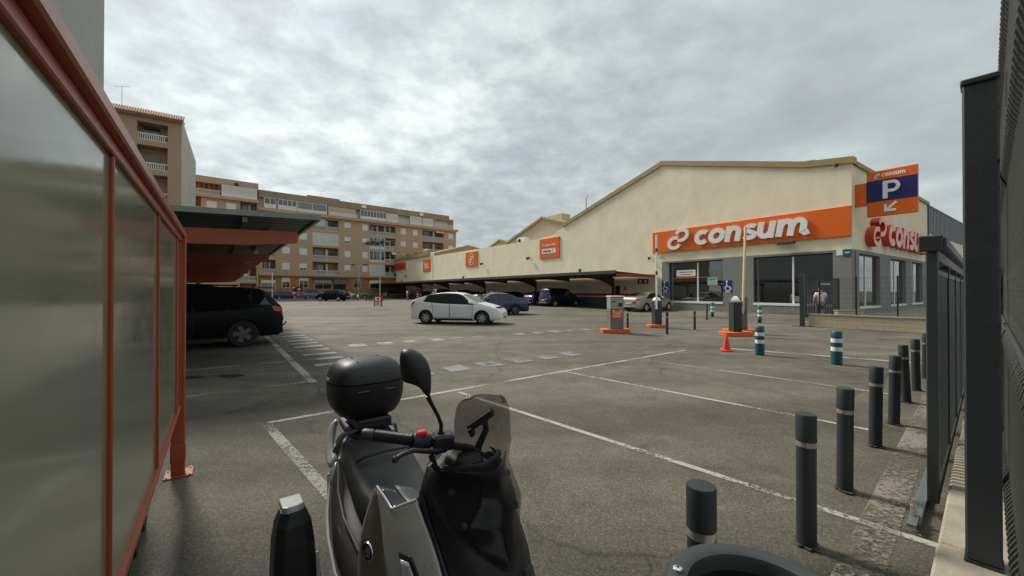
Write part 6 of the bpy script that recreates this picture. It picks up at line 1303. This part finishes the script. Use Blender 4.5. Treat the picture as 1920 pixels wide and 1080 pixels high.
# mirror: stalk and shell, back towards the viewer
b = MB(); MP = [bkc(-.225, 1.25, 1.075), bkc(-.222, 1.25, 1.13), bkc(-.231, 1.245, 1.158), bkc(-.245, 1.22, 1.20), bkc(-.256, 1.20, 1.235)]; b.tube(MP, [.0075, .0065, .006, .006, .008], 10); mst = b.build('mirror_stalk', BLACKP, bk, smooth=60)
b = MB(); b.tube([MP[0], Vector(MP[0]).lerp(Vector(MP[1]), .6)], [.013, .011], 12); b.build('stalk_boot', BLACKP, mst, smooth=50)
ol = [(752, 659), (758, 654.5), (767, 654), (777, 656.5), (788, 663), (797, 672), (803, 683), (807, 696), (808, 712), (808, 730), (806, 742), (801, 742), (796, 735), (790, 728), (782, 723), (772, 719.5), (762, 717), (756, 713), (752.5, 703), (750.5, 688), (750, 672)]
mc = (778, 690); g_ = []
for sc_, dep in ((1.0, .006), (1.0, -.002), (.97, -.009), (.86, -.018), (.66, -.026), (.4, -.031), (.15, -.033)):
    g_.append([bkc((mc[0] + (x - mc[0]) * sc_ - 960) * .001604, 1.195 + dep, 1.55 - (mc[1] + (y - mc[1]) * sc_ - 545) * .001604) for x, y in ol + ol[:1]])
b = MB(); b.grid(g_); b.add(g_[-1][:-1], [tuple(range(len(ol)))]); b.add(g_[0][:-1], [tuple(range(len(ol)))]); mh = b.build('mirror_head', BLACKP, bk, smooth=50, weld=True)
b = MB(); q = [bkc((mc[0] + (x - mc[0]) * .93 - 960) * .001604, 1.2035, 1.55 - (mc[1] + (y - mc[1]) * .93 - 545) * .001604) for x, y in ol]; b.add(q, [tuple(range(len(q)))]); b.build('mirror_glass', CHROME, mh)
# phone mount behind the screen
b = MB(); b.tube([bkc(-.125, 1.42, .955), bkc(-.118, 1.42, 1.0), bkc(-.092, 1.42, 1.055), bkc(-.098, 1.42, 1.085)], [.014, .013, .011, .012], 10); pm_ = b.build('phone_mount', BLACKP, bk, smooth=50)
b = MB(); b.beam(bkc(-.155, 1.42, 1.062), bkc(-.068, 1.42, 1.122), .05, .026, (0, 0, 1)); b.build('phone_cradle', BLACKP, pm_, bevel=.006); b = MB(); b.beam(bkc(-.150, 1.405, 1.05), bkc(-.135, 1.405, 1.058), .04, .03); b.build('cradle_jaw', BLACKP, pm_, bevel=.004)
# silencer standing out at the rear right
mf_ = [[(-.90, -.33), (-.90, -.45), (-.74, -.45), (-.74, -.33)]]
b = MB(); g_ = []
for z, x0, x1, y0, y1 in ((.10, -.86, -.60, -.30, -.47), (.30, -.84, -.62, -.305, -.465), (.52, -.82, -.64, -.315, -.46), (.60, -.80, -.655, -.325, -.452), (.650, -.785, -.675, -.345, -.435)):
    c_ = .03; g_.append([(x0 + c_, y0, z), (x1 - c_, y0, z), (x1, y0 - c_, z), (x1, y1 + c_, z), (x1 - c_, y1, z), (x0 + c_, y1, z), (x0, y1 + c_, z), (x0, y0 - c_, z), (x0 + c_, y0, z)])
b.grid(g_); b.add(g_[0][:-1], [tuple(range(8))]); b.add(g_[-1][:-1], [tuple(range(8))]); mu = b.build('silencer', BLACKP, bk, bevel=.006, weld=True)
b = MB(); b.prism([(-.775, -.352), (-.685, -.352), (-.672, -.375), (-.672, -.415), (-.685, -.432), (-.775, -.432)], .651, .675, lambda u, v, w: (u + (w - .651) * -.4, v, w)); b.build('silver_cap', mat('silencer_cap_metal', (0.30, 0.31, 0.31), .35, .3, var=.08, scale=30), mu, bevel=.004)
for z in (.30, .45): b = MB(); b.prism([(0, 0), (.0, .045), (.06, .085), (.06, .04)], -.003, .003, lambda u, v, w, z=z: (-.632 + .0 + w - (z - .3) * .09, -.36 - u, z + v)); b.build('slot', BLACKG, mu)
b = MB(); b.tube([(-.62, -.305, .12), (-.64, -.30, .35), (-.66, -.31, .47)], .006, 6); b.build('silver_strip', SILVB, mu); b = MB(); b.tube([(-.62, -.44, .12), (-.635, -.44, .30)], .004, 6); b.build('silver_strip', SILVB, mu)
b = MB(); b.tube([(-.7, -.36, .16), (-.5, -.3, .16), (-.4, -.15, .22)], .025, 8); b.build('exhaust_pipe', STEEL, bk, smooth=60)
b = MB(); b.tube([(-.45, .16, .22), (-.40, .30, .012)], .012, 8); b.build('side_stand', GRAPH, bk)
